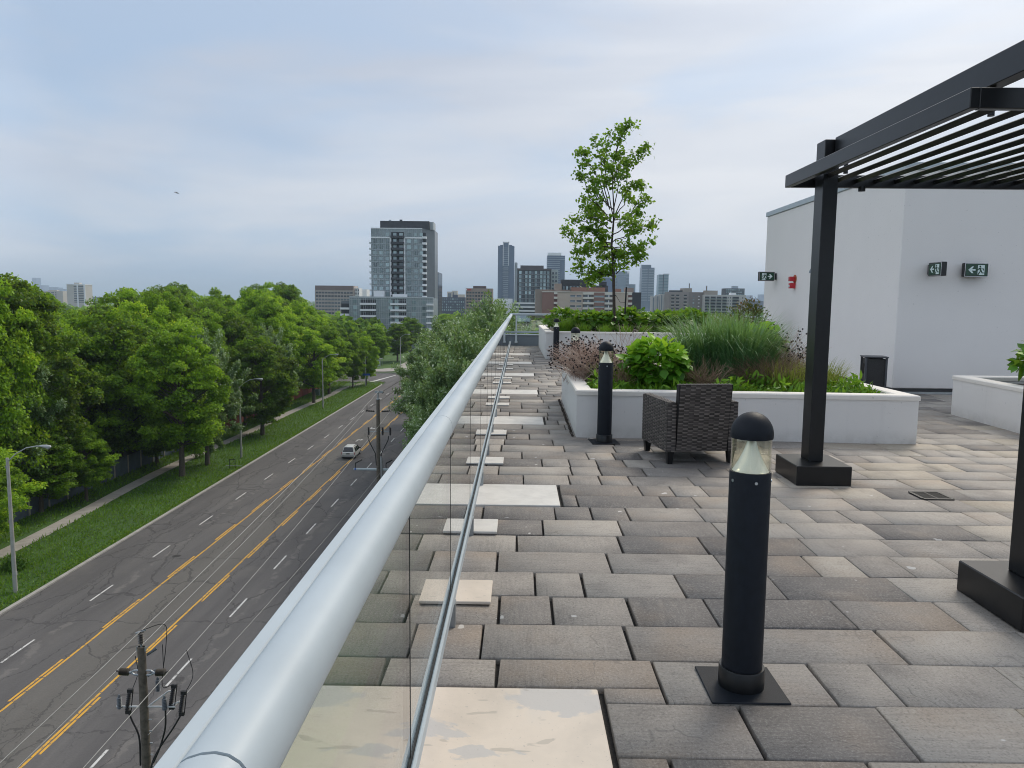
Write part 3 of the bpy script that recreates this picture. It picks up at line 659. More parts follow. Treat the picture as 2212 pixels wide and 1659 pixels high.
# ================================================================== STREET LEVEL GROUND
def m_ground():
    M=MT('suburban_ground'); p=M.co('Position'); a=M.noise(p,.012,5.,.6); b=M.noise(p,.5,5.,.65)
    c=M.ramp(a,(.35,(.035,.07,.022)),(.55,(.05,.085,.03)),(.7,(.13,.13,.12))); c=M.mix(M.mr(b,.35,.7,0.,.5),c,(.03,.05,.015)); M.set(Base_Color=c,Roughness=.95); return M.m
def m_turf():
    M=MT('boulevard_turf'); p=M.co('Position'); a=M.noise(p,.35,5.,.65); b=M.noise(p,4.,4.,.7)
    c=M.ramp(a,(.3,(.035,.085,.013)),(.55,(.055,.13,.016)),(.75,(.085,.15,.028))); c=M.mix(M.mr(b,.4,.75,0.,.5),c,(.025,.055,.012))
    M.set(Base_Color=c,Roughness=.9); M.bump(b,.8,.12); return M.m
TURF=m_turf()
def m_asphalt():
    M=MT('worn_asphalt'); p=M.co('Position'); sx=M.n('ShaderNodeSeparateXYZ',{0:p}); x,y=sx.outputs[0],sx.outputs[1]
    a=M.noise(M.co('Position',(.35,.035,1)),1.4,5.,.6,.3); b=M.noise(p,.22,5.,.6); f=M.noise(p,9.,3.,.7)
    c=M.ramp(a,(.3,(.075,.071,.072)),(.5,(.100,.095,.094)),(.72,(.132,.125,.12)))
    cen=M.math('MULTIPLY',M.mr(x,-28.9,-28.6),M.mr(x,-24.1,-24.4)); c=M.mix(M.math('MULTIPLY',cen,.55),c,(.135,.126,.108))
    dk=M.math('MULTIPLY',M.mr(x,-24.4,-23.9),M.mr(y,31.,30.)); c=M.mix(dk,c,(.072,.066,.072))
    c=M.mix(M.mr(f,.3,.7,.0,.28),c,(.05,.05,.05)); c=M.mix(M.mr(b,.56,.68,0.,.35),c,(.135,.125,.115))
    wig=M.n('ShaderNodeTexNoise',{'Vector':p,'Scale':.22,'Detail':5.,'Roughness':.7}).outputs['Color']
    pw=M.n('ShaderNodeVectorMath',{0:p,1:M.n('ShaderNodeVectorMath',{0:wig,1:(3.2,3.2,0.)},operation='MULTIPLY').outputs[0]},operation='ADD').outputs[0]
    vo=M.n('ShaderNodeTexVoronoi',{'Vector':M.n('ShaderNodeMapping',{'Vector':pw,'Scale':(.30,.085,0.)}).outputs[0],'Scale':1.},feature='DISTANCE_TO_EDGE').outputs[0]
    k1=M.mr(vo,.004,.016,1.,0.)
    v2=M.n('ShaderNodeTexVoronoi',{'Vector':M.n('ShaderNodeMapping',{'Vector':pw,'Scale':(.75,.5,0.)}).outputs[0],'Scale':1.},feature='DISTANCE_TO_EDGE').outputs[0]
    k2=M.math('MULTIPLY',M.mr(v2,.006,.016,.7,0.),M.mr(M.noise(p,.13,3.),.56,.62))
    # long seams with patched edges along the lane joints
    sx2=M.n('ShaderNodeSeparateXYZ',{0:pw}); 
    def seam(x0,w): return M.mr(M.math('ABSOLUTE',M.math('SUBTRACT',sx2.outputs[0],x0+1.6)),w*.4,w,1.,0.)
    ed=M.math('MULTIPLY',seam(-31.7,.38),M.mr(M.noise(p,.9,4.,.7),.48,.56)); ed=M.math('ADD',ed,M.math('MULTIPLY',seam(-20.2,.38),M.mr(M.noise(p,.8,4.,.7),.46,.54)),True)
    c=M.mix(M.math('MULTIPLY',ed,.6),c,(.16,.15,.14))
    k=M.math('MAXIMUM',k1,k2); k=M.math('MAXIMUM',k,M.math('MULTIPLY',seam(-34.8,.10),.7)); k=M.math('MAXIMUM',k,M.math('MULTIPLY',seam(-26.4,.09),.8)); ym=M.math('ABSOLUTE',M.math('SUBTRACT',M.math('MODULO',M.math('ADD',sx2.outputs[1],200.),13.7),6.8)); k=M.math('MAXIMUM',k,M.math('MULTIPLY',M.mr(ym,.03,.09,1.,0.),.85))
    c=M.mix(M.math('MULTIPLY',k,.5),c,(.022,.021,.022)); M.set(Base_Color=c,Roughness=.85); M.bump(M.math('SUBTRACT',f,k),.5,.03); return M.m
ASPH=m_asphalt()
CONC=flat('pale_concrete',(.34,.32,.29),.85,0,.16,1.2,.3); KERBM=flat('kerb_concrete',(.33,.32,.30),.85,0,.15,1.5,.3)
def m_paint(name,col):
    M=MT(name); p=M.co('Position'); w=M.ramp(M.noise(p,3.5,5.,.75),(.36,0.),(.47,1.)); c=M.mix(w,(.10,.098,.092),col); M.set(Base_Color=c,Roughness=.7); return M.m
PW=m_paint('worn_white_paint',(.55,.55,.53)); PY=m_paint('worn_yellow_paint',(.62,.34,.035))
def sheet(name,x0,x1,y0,y1,z,mat,nx=1,ny=1):
    xs=np.linspace(x0,x1,nx+1);ys=np.linspace(y0,y1,ny+1);X,Y=np.meshgrid(xs,ys);V=np.stack([X.ravel(),Y.ravel(),np.full(X.size,z)],1)
    i=np.arange(nx);j=np.arange(ny);I,J=np.meshgrid(i,j);a=(J*(nx+1)+I).ravel();F=np.stack([a,a+1,a+nx+2,a+nx+1],1)
    o=mesh_np(name,V,F,mat); return tag(o,kind='structure')
sheet('ground',-14000,14000,-600,26000,SZ-.10,m_ground())
sheet('verge',-51.9,-37.75,-20,211.8,SZ+.02,TURF); sheet('verge',-60,-37.75,247,420,SZ+.02,TURF); sheet('verge',-16.0,-9,-20,420,SZ+.02,TURF)
sheet('yard',-130,-51.9,-20,211.8,SZ-.02,flat('shaded_yard',(.035,.05,.02),.95,0,.4,.4))
sheet('road',-37.5,-16.3,-20,620,SZ-.03,ASPH); sheet('side_road',-140,-37.5,214,240,SZ-.034,ASPH)
def kerb(pts,name='kerb'):
    m=MB(); n=len(pts); P=[Vector((*p,0)) for p in pts]; vs=[];fs=[]
    for i,p in enumerate(P):
        t=(P[min(i+1,n-1)]-P[max(i-1,0)]).normalized(); a=Vector((-t.y,t.x,0))
        for (d,z) in ((0,-.04),(0,.09),(.02,.11),(.30,.115),(.30,-.1)): q=p+a*d; vs.append((q.x,q.y,SZ+z))
    for i in range(n-1):
        for k in range(4): fs.append((i*5+k,i*5+k+1,(i+1)*5+k+1,(i+1)*5+k)[::-1])
    m.add(vs,fs); return tag(m.build(name,KERBM),kind='structure')
arc=[(-37.5-7*(1-math.cos(t)),207+7*math.sin(t)) for t in np.linspace(0,math.pi/2,8)]
kerb([(-37.5,-20),(-37.45,60),(-37.5,140),(-37.5,200)]+arc+[(-140,214)])
arc2=[(-37.5-6*(1-math.sin(t)),246-6*math.cos(t)) for t in np.linspace(0,math.pi/2,8)]
kerb([(-140,240)]+arc2+[(-37.5,620)]); kerb([(-16.3,620),(-16.3,-20)])
def ribbon(name,pts,w,z,mat):
    m=MB(); n=len(pts); vs=[]
    for i,p in enumerate(pts):
        a=Vector(pts[max(i-1,0)]);b=Vector(pts[min(i+1,n-1)]); t=(b-a).normalized(); s=Vector((-t.y,t.x))*w/2; q=Vector(p); vs+=[(*(q-s),z),(*(q+s),z)]
    m.add(vs,[(2*i,2*i+2,2*i+3,2*i+1)[::1] for i in range(n-1)]); return m
sw=[(-46.6,-20),(-46.6,40)]+[(-46.75+.7*math.sin(y*.043)+.35*math.sin(y*.11),y) for y in range(50,190,5)]+[(-46.3,195),(-44.6,205),(-43.5,213)]
tag(ribbon('sidewalk',sw,1.7,SZ+.045,CONC).build('sidewalk',CONC),kind='structure')
m=MB(); m.add([(x,y,SZ+.05) for x,y in ((-37.9,262),(-37.9,420),(-42,420),(-43,262),(-50,252),(-58,249),(-58,246.6),(-44,246.6),(-40,249),(-38.2,254))],[tuple(range(10))]); tag(m.build('sidewalk',CONC),kind='structure')
# markings
m=MB(); zz=SZ-.024
def dash(mm,x,y0,y1,w): mm.add([(x-w/2,y0,zz),(x+w/2,y0,zz),(x+w/2,y1,zz),(x-w/2,y1,zz)],[(0,1,2,3)])
for k in range(-4,55):
    y=45.6+k*10.0
    if not(205<y<236): dash(m,-32.55,y,y+3.3,.15)
    dash(m,-20.85,y-2.6,y+.9,.15)
dash(m,-32.7,232,233,0.1)
for (x,y,s,fl) in ((-26.6,124,.8,1),(-26.7,136,.8,-1)):   # worn turn arrows
    s*=1.0; q=[(-.12,-1.6*fl),(.12,-1.6*fl),(.12,.1*fl),(.55,.1*fl),(.55,-.35*fl),(1.15,.45*fl),(.55,1.25*fl),(.55,.75*fl),(-.12,.75*fl)]
    m.add([(x+a*s,y+b*s,zz) for a,b in q],[tuple(range(9))])
m.add([(-43,213.4,zz),(-41.6,213.4,zz),(-37.6,239,zz),(-37.9,239,zz)],[(0,1,2,3)])
tag(m.build('lane_markings',PW),kind='structure')
m=MB()
for k in range(-20,205,5): 
    dash(m,-28.75+.02*math.sin(k),k,k+5,.15); dash(m,-24.3+.02*math.sin(k*2),k,k+5,.15)
for k in range(245,500,5): dash(m,-28.75,k,k+5,.15); dash(m,-24.3,k,k+5,.15)
for k in range(-3,17):
    y=41.+k*9.9; dash(m,-28.99,y,y+5.2,.15); dash(m,-24.06,y-5,y+.6,.15)
tag(m.build('yellow_markings',PY),kind='structure')
for i,(x,y,l) in enumerate(((-30.6,66,'round iron manhole cover in the left lanes nearest the camera'),(-22.4,83,'round iron manhole cover in the right lanes'),(-34.9,118,'round iron manhole cover near the kerb, farther away'))):
    m=MB(); m.lathe([(.36,0),(.36,.006)],0,0,20); o=m.build('manhole_cover',flat('manhole_iron',(.035,.033,.032),.7,.2,.3,9)); o.location=(x,y,SZ-.029); tag(o,l,'manhole cover')
# grass blades on the verges (uncountable)
n=42000; yy=40+175*rng.random(n)**1.35; xx=rng.uniform(-51.5,-38.,n); ok=np.abs(xx+46.75-.7*np.sin(yy*.043))>1.05; xx,yy=xx[ok],yy[ok]; n=len(xx)
P=np.stack([xx,yy,np.full(n,SZ+.01)],1); Dv=rng.normal(size=(n,3))*.45+np.array([.1,0,1.]); patch=.5+.5*np.sin(xx*.5+1.3*np.sin(yy*.13))*np.sin(yy*.19)
hh=rng.uniform(.14,.34,n)*(1+.6*patch); gr=leaves('verge_grass',P,Dv,rng.normal(size=(n,3)),hh,.10,np.clip(.35+.35*patch*rng.random(n)+.25*rng.normal(size=n)*.6,0,1),LF_TURF,None,.1,.1,'rhomb'); tag(gr,'long green grass of the verge between road and fence','grass',kind='stuff')
n=6000; yy=rng.uniform(40,205,n); xx=-37.95-np.abs(rng.normal(size=n))*.35; P=np.stack([xx,yy,np.full(n,SZ+.02)],1)
gr=leaves('kerb_weeds',P,rng.normal(size=(n,3))*.6+np.array([.2,0,.7]),rng.normal(size=(n,3)),rng.uniform(.12,.35,n),.09,rng.uniform(.5,1,n),LF_TURF,None,.1,.1,'rhomb'); tag(gr,'yellowing weeds growing along the road kerb','weeds',kind='stuff')
# ================================================================== FENCES
FG=flat('grey_blue_fence_board',(.10,.125,.15),.8,0,.2,.8); FR=flat('red_brown_fence_wall',(.22,.065,.045),.85,0,.15,.6); FP=flat('fence_post_tan',(.36,.33,.27),.8)
def fence(y0,y1,x,mat,pm,label,h,step):
    o=empty('boundary_fence',(x,y0,SZ),label,'fence'); m=MB(); m.box(-.06,.06,0,y1-y0,0,h); m.build('panel',mat,o)
    y=0
    while y<=y1-y0+.01:
        m=MB(); m.box(.062,.16,y-.09,y+.09,0,h+.12); m.build('post',pm,o); y+=step
fence(20,120,-51.6,FG,FP,'grey blue board fence with tan posts under the nearer trees',2.3,3.4)
fence(120.5,206,-52.0,FR,FR,'red brown fence wall running behind the sidewalk trees',2.6,5.)
# ================================================================== STREET LAMPS
LAMPM=flat('galvanised_lamp_grey',(.38,.40,.40),.5,.2,.1,2); CONCP=flat('pale_concrete_pole',(.36,.36,.33),.8,0,.12,3)
def lamp():
    o=empty('street_lamp',(0,0,SZ),'x','street lamp','street lamps along the far kerb')
    m=MB(); m.tube([(0,0,-.2),(0,0,5),(0,0,10.7)],[.17,.14,.11],12); p=m.build('pole',CONCP,o,True)
    m=MB(); m.box(-.15,-.12,-.12,.12,9.9,10.1); m.box(.13,.17,-.1,.1,1.4,1.7); m.build('junction_box',LAMPM,p)
    m=MB(); m.tube([(.1,0,10.5),(.7,0,11.05),(1.5,0,11.5),(2.3,0,11.65),(2.7,0,11.65)],.045,7); m.build('arm',LAMPM,o,True)
    m=MB(); m.tube([(2.55,0,11.66),(2.75,0,11.66),(3.05,0,11.63),(3.35,0,11.60),(3.45,0,11.6)],[.06,.10,.15,.13,.02],10); h=m.build('lamp_head',LAMPM,o,True)
    m=MB(); m.lathe([(.02,11.40),(.09,11.44),(.12,11.52)],3.18,0,12); m.build('glass_bowl',flat('lamp_bowl',(.5,.52,.5),.2),h,True)
    return o
LM=lamp(); LM.location=(-39.2,57,SZ); LM['label']='street lamp at the left edge of the photo, nearest of the row'
for (x,y,l) in ((-40.2,108.3,'street lamp standing against the trees, second along the kerb'),(-41.6,160,'street lamp rising before the trunks, third along the kerb'),(-41.0,262,'distant street lamp beyond the side road by the bus shelter')):
    copy_tree(LM,(x,y,SZ),0.,l)
# ================================================================== UTILITY POLES & WIRES
WOOD=flat('weathered_pole_wood',(.115,.098,.078),.9,0,.35,6,.8); PORC=flat('brown_porcelain',(.075,.068,.06),.4); PORG=flat('grey_polymer_insulator',(.10,.115,.13),.5); GALV=flat('galvanised_steel',(.33,.36,.38),.45,.5,.1,5); CABL=flat('black_cable',(.014,.014,.015),.6); WIREM=flat('bare_wire',(.30,.30,.29),.5,.3)
BLUEM=flat('blue_paint',(.03,.10,.40),.5); ARMM=flat('pale_blue_grey_arm',(.40,.47,.50),.5,0,.1,3)
def ribbed(mb,a,b,r0,r1,n=7):
    a=Vector(a);b=Vector(b); pts=[];rs=[]
    for i in range(n*2+1): pts.append(a.lerp(b,i/(n*2))); rs.append(r1 if i%2 else r0)
    mb.tube(pts,rs,10)
def smooth(P,n=6):
    P=[Vector(p) for p in P]; Q=[P[0]*2-P[1]]+P+[P[-1]*2-P[-2]]; out=[]
    for i in range(1,len(Q)-2):
        a,b,c,d=Q[i-1:i+3]
        for k in range(n):
            t=k/n; out.append(.5*((2*b)+(c-a)*t+(2*a-5*b+4*c-d)*t*t+(3*b-a-3*c+d)*t**3))
    return out+[P[-1]]
pX=-13.45
H1=10.55
u1=empty('utility_pole',(pX,26.,SZ),'nearest wooden utility pole with fuse cutouts, bottom left','utility pole','wooden utility poles beside the road')
m=MB(); m.tube([(0,0,-.2),(0,0,5),(.0,0,H1)],[.19,.165,.14],14); m.build('pole',WOOD,u1,True)
m=MB(); ribbed(m,(0,-.0,H1+.10),(0,0,H1+.54),.05,.12,5); m.build('top_insulator',PORC,u1,True)
m=MB(); m.tube([(0,0,H1-.1),(0,0,H1+.12)],.04,8); m.box(-.16,.16,-.05,.05,H1-.16,H1+.0); m.tube([(-.12,-.12,H1+.55),(.12,.12,H1+.58)],.035,6); m.build('top_clamp',GALV,u1)
zc=H1-.98
for s in (-1,1):
    m=MB(); 
    for dz in (.09,-.09): m.tube([(s*.13,0,zc+dz),(s*.30,0,zc+dz*.9),(s*.42,0,zc)],.035,6)
    m.tube([(s*.40,0,zc),(s*.52,0,zc)],.05,8); m.build('bracket',GALV,u1)
    m=MB(); ribbed(m,(s*.48,0,zc+.01),(s*.84,0,zc+.03),.07,.135,6); m.tube([(s*.84,0,zc+.03),(s*.95,0,zc+.06)],.035,6); m.build('side_insulator',PORC,u1,True)
za=H1-2.28
m=MB(); m.tube([(-1.0,0,za+.0),(1.15,0,za+.02)],.035,8); m.tube([(.1,0,za-.02),(.75,.35,za+.42),(.98,.4,za+.42)],.03,6); m.tube([(.75,0,za),(1.25,.1,za+.16)],.03,6); m.build('crossarm',flat('white_arm',(.55,.56,.56),.5),u1)
for (x,y,z) in ((-.86,-.05,za+.02),(.78,-.05,za+.0),(.42,.25,za+.55)):
    m=MB(); ribbed(m,(x,y,z-.08),(x,y,z+.36),.06,.095,8); m.lathe([(.05,z+.36),(.05,z+.42),(.02,z+.46)],x,y,10); m.build('arrester',PORG,u1,True)
for (x,y,z,x2) in ((-.62,0,za-.15,-.50),(.95,.05,za+.02,1.08),(1.30,.05,za-.22,1.42)):
    m=MB(); ribbed(m,(x,y,z),(x2,y,z+.72),.04,.085,10); m.tube([(x+.14,y,z-.03),(x2+.12,y,z+.72)],.018,6); m.box(x2-.07,x2+.12,y-.05,y+.05,z+.70,z+.82); m.box(x-.05,x+.13,y-.05,y+.05,z-.12,z); m.build('fuse_cutout',CABL,u1)
for p in ([(-.55,0,za-.27),(-.45,0,za-.55),(-.2,-.05,za-1.15),(-.17,-.1,za-2.2)],[(1.3,0,za-.35),(1.0,0,za-.85),(.5,-.05,za-1.6),(.24,-.1,za-2.2),(.18,-.12,za-3.)],[(.78,0,za-.1),(.74,0,za-.8),(.55,-.05,za-1.5),(.3,-.1,za-2.1)]):
    m=MB(); m.tube(smooth(p),.032,7); m.build('cable',CABL,u1,True)
for p in ([(.0,.0,H1+.6),(.62,.5,H1+.62),(.70,.4,H1-.1),(.55,.3,H1-1.6),(1.08,.05,za+.85)],[(1.4,.5,H1-.35),(1.65,.4,H1-1.2),(1.5,.2,H1-1.7),(1.43,.05,za+.6)],[(-.5,.5,H1-.6),(-.38,.4,H1-1.2),(-.45,.1,za+.6)],[(.62,.3,H1-.05),(.62,.3,H1-.85)]):
    m=MB(); m.tube(smooth(p),.014,5); m.build('jumper_wire',CABL,u1,True)
for (z) in (H1-.35,H1-1.15):
    m=MB(); m.tube([(.13,.1,z),(.42,.25,z+.17)],.055,8); m.build('standoff',PORG,u1,True)
m=MB(); m.tube([(.16,-.12,za-2.9),(.19,-.12,0)],.07,8); m.build('conduit',flat('grey_conduit',(.33,.34,.35),.6),u1,True)
m=MB()
for k in range(5): m.box(.12,.26,-.02,.02,za-.5-k*.45,za-.47-k*.45)
m.build('step_bolts',GALV,u1)
H2=14.25
u2=empty('utility_pole',(-13.9,74.5,SZ),'second wooden utility pole with pale arm behind the handrail','utility pole','wooden utility poles beside the road')
m=MB(); m.tube([(0,0,-.2),(0,0,7),(0,0,H2-1.)],[.24,.21,.17],12); m.build('pole',WOOD,u2,True)
m=MB(); m.lathe([(.2,H2-1.),(.2,H2-.9)],seg=12); m.tube([(0,0,H2-.9),(0,0,H2-.2)],.07,8); m.box(-.3,.5,-.1,.1,H2-.3,H2-.12); m.build('pole_top',GALV,u2)
m=MB(); ribbed(m,(.1,0,H2-.15),(.55,0,H2-.3),.05,.11,4); m.build('top_insulator',CABL,u2,True)
for s in (-1,1):
    m=MB(); ribbed(m,(s*.35,0,H2-2.15),(s*1.25,0,H2-2.1),.05,.11,5); m.tube([(s*1.1,0,H2-2.1),(s*1.1,0,H2-1.6)],.03,5); m.build('side_insulator',CABL,u2,True)
m=MB(); m.tube([(-1.05,0,H2-4.2),(1.25,0,H2-4.15)],.045,7); m.build('crossarm',GALV,u2)
for x in (-.95,.45,1.2):
    m=MB(); ribbed(m,(x,0,H2-4.55),(x,0,H2-3.75),.06,.13,7); m.build('fuse_cutout',CABL,u2,True)
for s in (-1,1):
    m=MB(); m.tube([(s*1.05,0,H2-4.6),(s*.95,0,H2-5.1),(s*.3,-.05,H2-6.4),(s*.22,-.05,H2-7.6)],.045,6); m.build('cable',CABL,u2,True)
m=MB(); m.tube([(.3,-.12,H2-6.7),(.36,-.12,0)],.11,8); m.build('conduit',flat('grey_conduit',(.33,.34,.35),.6),u2,True)
m=MB(); m.box(-2.5,2.8,-.09,.09,H2-8.12,H2-7.92,.02); m.build('lower_arm',ARMM,u2)
m=MB(); m.box(-2.4,-2.25,-.1,.1,H2-8.1,H2-7.9); m.build('blue_tag',BLUEM,u2)
for x in (-2.3,.75,2.3):
    m=MB(); m.tube([(x,0,H2-7.9),(x,0,H2-7.35)],.04,6); ribbed(m,(x,0,H2-7.4),(x+.55,.5,H2-7.15),.04,.08,5); m.build('side_insulator',CABL,u2,True)
def wire(pts,r,label,mat=WIREM,n=14,sag=.0,name='overhead_wire'):
    a,b=Vector(pts[0]),Vector(pts[1]); P=[]
    for i in range(n+1):
        t=i/n; p=a.lerp(b,t); p.z-=sag*4*t*(1-t); P.append(p)
    m=MB(); m.tube(P,r,5); tag(m.build(name,mat),label,'power line','overhead wires strung between the utility poles')
z1=SZ+H1
wire([(pX,26,z1+.58),(-13.8,74.5,SZ+H2-.1)],.016,'bare wire from the near pole top to the second pole',sag=.3)
wire([(pX-.95,26,z1-.93),(-15.1,74.5,SZ+H2-2.05)],.015,'wire from left side insulator of near pole to second pole',sag=.3)
wire([(pX+.95,26,z1-.93),(-12.65,74.5,SZ+H2-2.05)],.016,'wire from right side insulator of near pole to second pole',sag=.3)
wire([(pX+.15,25.9,z1-3.3),(-13.6,74.4,SZ+H2-8.2)],.016,'thin low wire below the fuse cutouts of near pole',sag=.3)
wire([(pX,26,z1+.58),(pX,-12,z1+.9)],.016,'wire from the near pole top running off the bottom',sag=.5)
wire([(pX-.95,26,z1-.93),(pX-.9,-12,z1-.5)],.015,'wire from left insulator running off the bottom edge',sag=.5)
wire([(pX+.95,26,z1-.93),(pX+1.0,-12,z1-.5)],.016,'wire from right insulator running off the bottom edge',sag=.5)
for (s,l) in ((0.3,'dark wire leaving the second pole top into the trees'),(-1.2,'dark wire leaving left insulator of second pole'),(1.25,'dark wire leaving right insulator of second pole')):
    wire([(-13.9+s,74.5,SZ+H2-(.25 if s==.3 else 2.1)),(-14.5+s,125,SZ+H2-(.1 if s==.3 else 1.9))],.03,l,CABL,sag=.3)
# ================================================================== MINIVAN
SILV=flat('silver_beige_car_paint',(.66,.66,.62),.32,.2,.03,2); CGL=flat('dark_car_glass',(.012,.013,.015),.08,0,.1,2,spec=.8); TYRE=flat('tyre_rubber',(.018,.018,.018),.85)
van=empty('minivan',(-24.75,108.7,SZ-.03),'silver minivan driving away in the centre of the road','minivan')
# stations along y (0 rear .. 4.9 front): half widths and heights
secs=[(0.0,.90,.36,.93,.93,.80),(.10,.96,.30,1.0,1.02,.84),(.55,.985,.28,1.02,1.74,.70),(1.2,.99,.28,1.02,1.78,.715),(2.6,.99,.28,1.0,1.76,.70),(3.15,.98,.28,.98,1.62,.64),(3.75,.97,.28,.96,1.06,.82),(4.5,.93,.30,.80,.84,.78),(4.88,.80,.38,.66,.68,.70)]
def vsec(s):
    y,w,z0,zb,zt,wt=s
    return [(-w*.93,y,z0),(-w,y,z0+.22),(-w,y,zb-.10),(-w*.97,y,zb),(-wt-.02,y,zt-.10),(-wt*.85,y,zt),(wt*.85,y,zt),(wt+.02,y,zt-.10),(w*.97,y,zb),(w,y,zb-.10),(w,y,z0+.22),(w*.93,y,z0)]
m=MB(); vs=[p for s in secs for p in vsec(s)]; fs=[]
for i in range(len(secs)-1):
    for k in range(12): fs.append((i*12+k,i*12+(k+1)%12,(i+1)*12+(k+1)%12,(i+1)*12+k))
fs+=[tuple(range(12))[::-1],tuple(range((len(secs)-1)*12,len(secs)*12))]; m.add(vs,fs); m.build('body',SILV,van,True)
m=MB(); m.add([(-.78,.13,1.04),(.78,.13,1.04),(.62,.50,1.66),(-.62,.50,1.66)],[(0,1,2,3)]); m.v=[(a,b-.035,c+.02) for a,b,c in m.v]; m.build('rear_window',CGL,van)
for s in (-1,1):
    for (ya,yb,yc,yd) in ((.62,1.55,1.5,.85),(1.62,2.5,2.45,1.62),(2.57,3.55,3.1,2.52)):
        m=MB(); m.add([(s*.975,ya,1.03),(s*.975,yb,1.03),(s*.745,yc,1.58),(s*.745,yd,1.60)],[(0,1,2,3) if s>0 else (3,2,1,0)]); m.v=[(a+s*.02,b,c) for a,b,c in m.v]; m.build('side_window',CGL,van)
    m=MB(); m.box(s*.70-.02 if s>0 else s*.70-.02,s*.70+.02,.8,2.7,1.80,1.83); m.build('roof_rail',CABL,van)
    m=MB(); m.box(s*.83,s*.975,.02,.16,.68,1.0,.02); m.build('tail_light',flat('tail_light_red',(.30,.02,.02),.3),van)
    m=MB(); m.box(s*1.0,s*1.2,3.28,3.42,1.02,1.18,.02); m.build('wing_mirror',CABL,van)
    for y in (.95,3.95):
        R=Matrix.Translation((s*.88,y,.34))@Matrix.Rotation(math.pi/2,4,'Y'); m=MB(); m.lathe([(.24,-.11),(.34,-.10),(.34,.10),(.24,.11)],seg=20,M=R); w=m.build('wheel',TYRE,van,True)
        m=MB(); m.lathe([(.20,-.115),(.20,.115)],seg=14,M=R); m.build('rim',GALV,w)
m=MB(); m.add([(-.80,3.74,1.03),(.80,3.74,1.03),(.62,3.17,1.60),(-.62,3.17,1.60)],[(3,2,1,0)][::1]); m.v=[(a,b+.03,c+.03) for a,b,c in m.v]; m.build('windscreen',CGL,van)
m=MB(); m.box(-.93,.93,-.10,.16,.34,.60,.04); m.build('rear_bumper',flat('grey_bumper',(.34,.34,.33),.5),van); m=MB(); m.box(-.80,.80,-.108,-.09,.50,.56); m.build('bumper_strip',CABL,van)
m=MB(); m.box(-.27,.27,-.012,.02,.72,.9); m.build('licence_plate',flat('plate_dark',(.10,.10,.10),.5),van); m=MB(); m.box(-.9,.9,.05,4.7,.18,.30); m.build('underbody',CABL,van)
# ================================================================== SMALL STREET THINGS
bs=empty('bus_shelter',(-50.3,266,SZ),'glass bus shelter with an advert panel by the side road','bus shelter')
m=MB(); 
for x in (0,1.6): 
    for y in (0,3.6): m.box(x-.05,x+.05,y-.05,y+.05,0,2.6)
m.build('frame',GALV,bs); m=MB(); m.box(-.15,1.8,-.2,3.8,2.6,2.75); m.build('roof',GALV,bs)
m=MB(); m.box(.1,1.5,-.06,.06,.35,2.4); p=m.build('advert_panel',flat('white_advert_frame',(.62,.64,.66),.4),bs); m=MB(); m.box(.3,1.3,-.075,-.062,.6,2.1); m.build('poster',flat('dark_poster',(.05,.07,.08),.4,0,.6,3),p)
m=MB(); m.box(0,.02,.1,3.5,.3,2.5); m.build('glass',GLASS,bs)
ub=empty('utility_cabinet',(-50.,182,SZ),'green utility cabinet on the grass under the trees','utility cabinet'); m=MB(); m.box(0,1.7,0,1.2,.1,1.5,.04); m.build('cabinet',flat('cabinet_green',(.10,.15,.12),.6),ub); m=MB(); m.box(-.1,1.8,-.1,1.3,0,.1); m.build('base',CONC,ub)
ss=empty('street_name_sign',(-41.2,203,SZ),'blue street name sign on a post at the corner','street sign'); m=MB(); m.tube([(0,0,0),(0,0,8.2)],.13,8); m.build('post',CONCP,ss); m=MB(); m.box(-1.3,1.3,-.17,-.13,3.0,3.5,.01); m.build('name_plate',BLUEM,ss)
sg=empty('sign_frame',(-39.3,101.5,SZ),'small black metal sign frame on the verge beside the lamp','sign frame'); m=MB()
for x in (0,.75): m.box(x-.03,x+.03,-.03,.03,0,1.3)
m.box(0,.75,-.03,.03,1.24,1.3); m.box(0,.75,-.03,.03,.75,.8); m.build('frame',CABL,sg); m=MB(); m.box(-.6,1.6,.2,.3,.3,.37); m.build('rail',GALV,sg)
bd=MB(); bp=at(382,417,90)
bd.tube([(-.25,0,0),(-.1,0,.02),(.1,0,.02),(.25,0,0)],[.01,.06,.06,.02],8); bd.add([(-.05,0,.02),(.1,0,.02),(.0,.35,.12),(-.3,.75,.0),(-.15,.3,.1)],[(0,1,2,3,4)]); bd.add([(-.05,0,.02),(.1,0,.02),(.0,-.35,.12),(-.3,-.75,.0),(-.15,-.3,.1)],[(4,3,2,1,0)])
g=bd.build('gull',flat('pale_bird',(.35,.36,.38),.8)); g.location=bp; g.rotation_euler=(.2,.1,.5); tag(g,'small pale bird gliding alone in the left sky','bird')
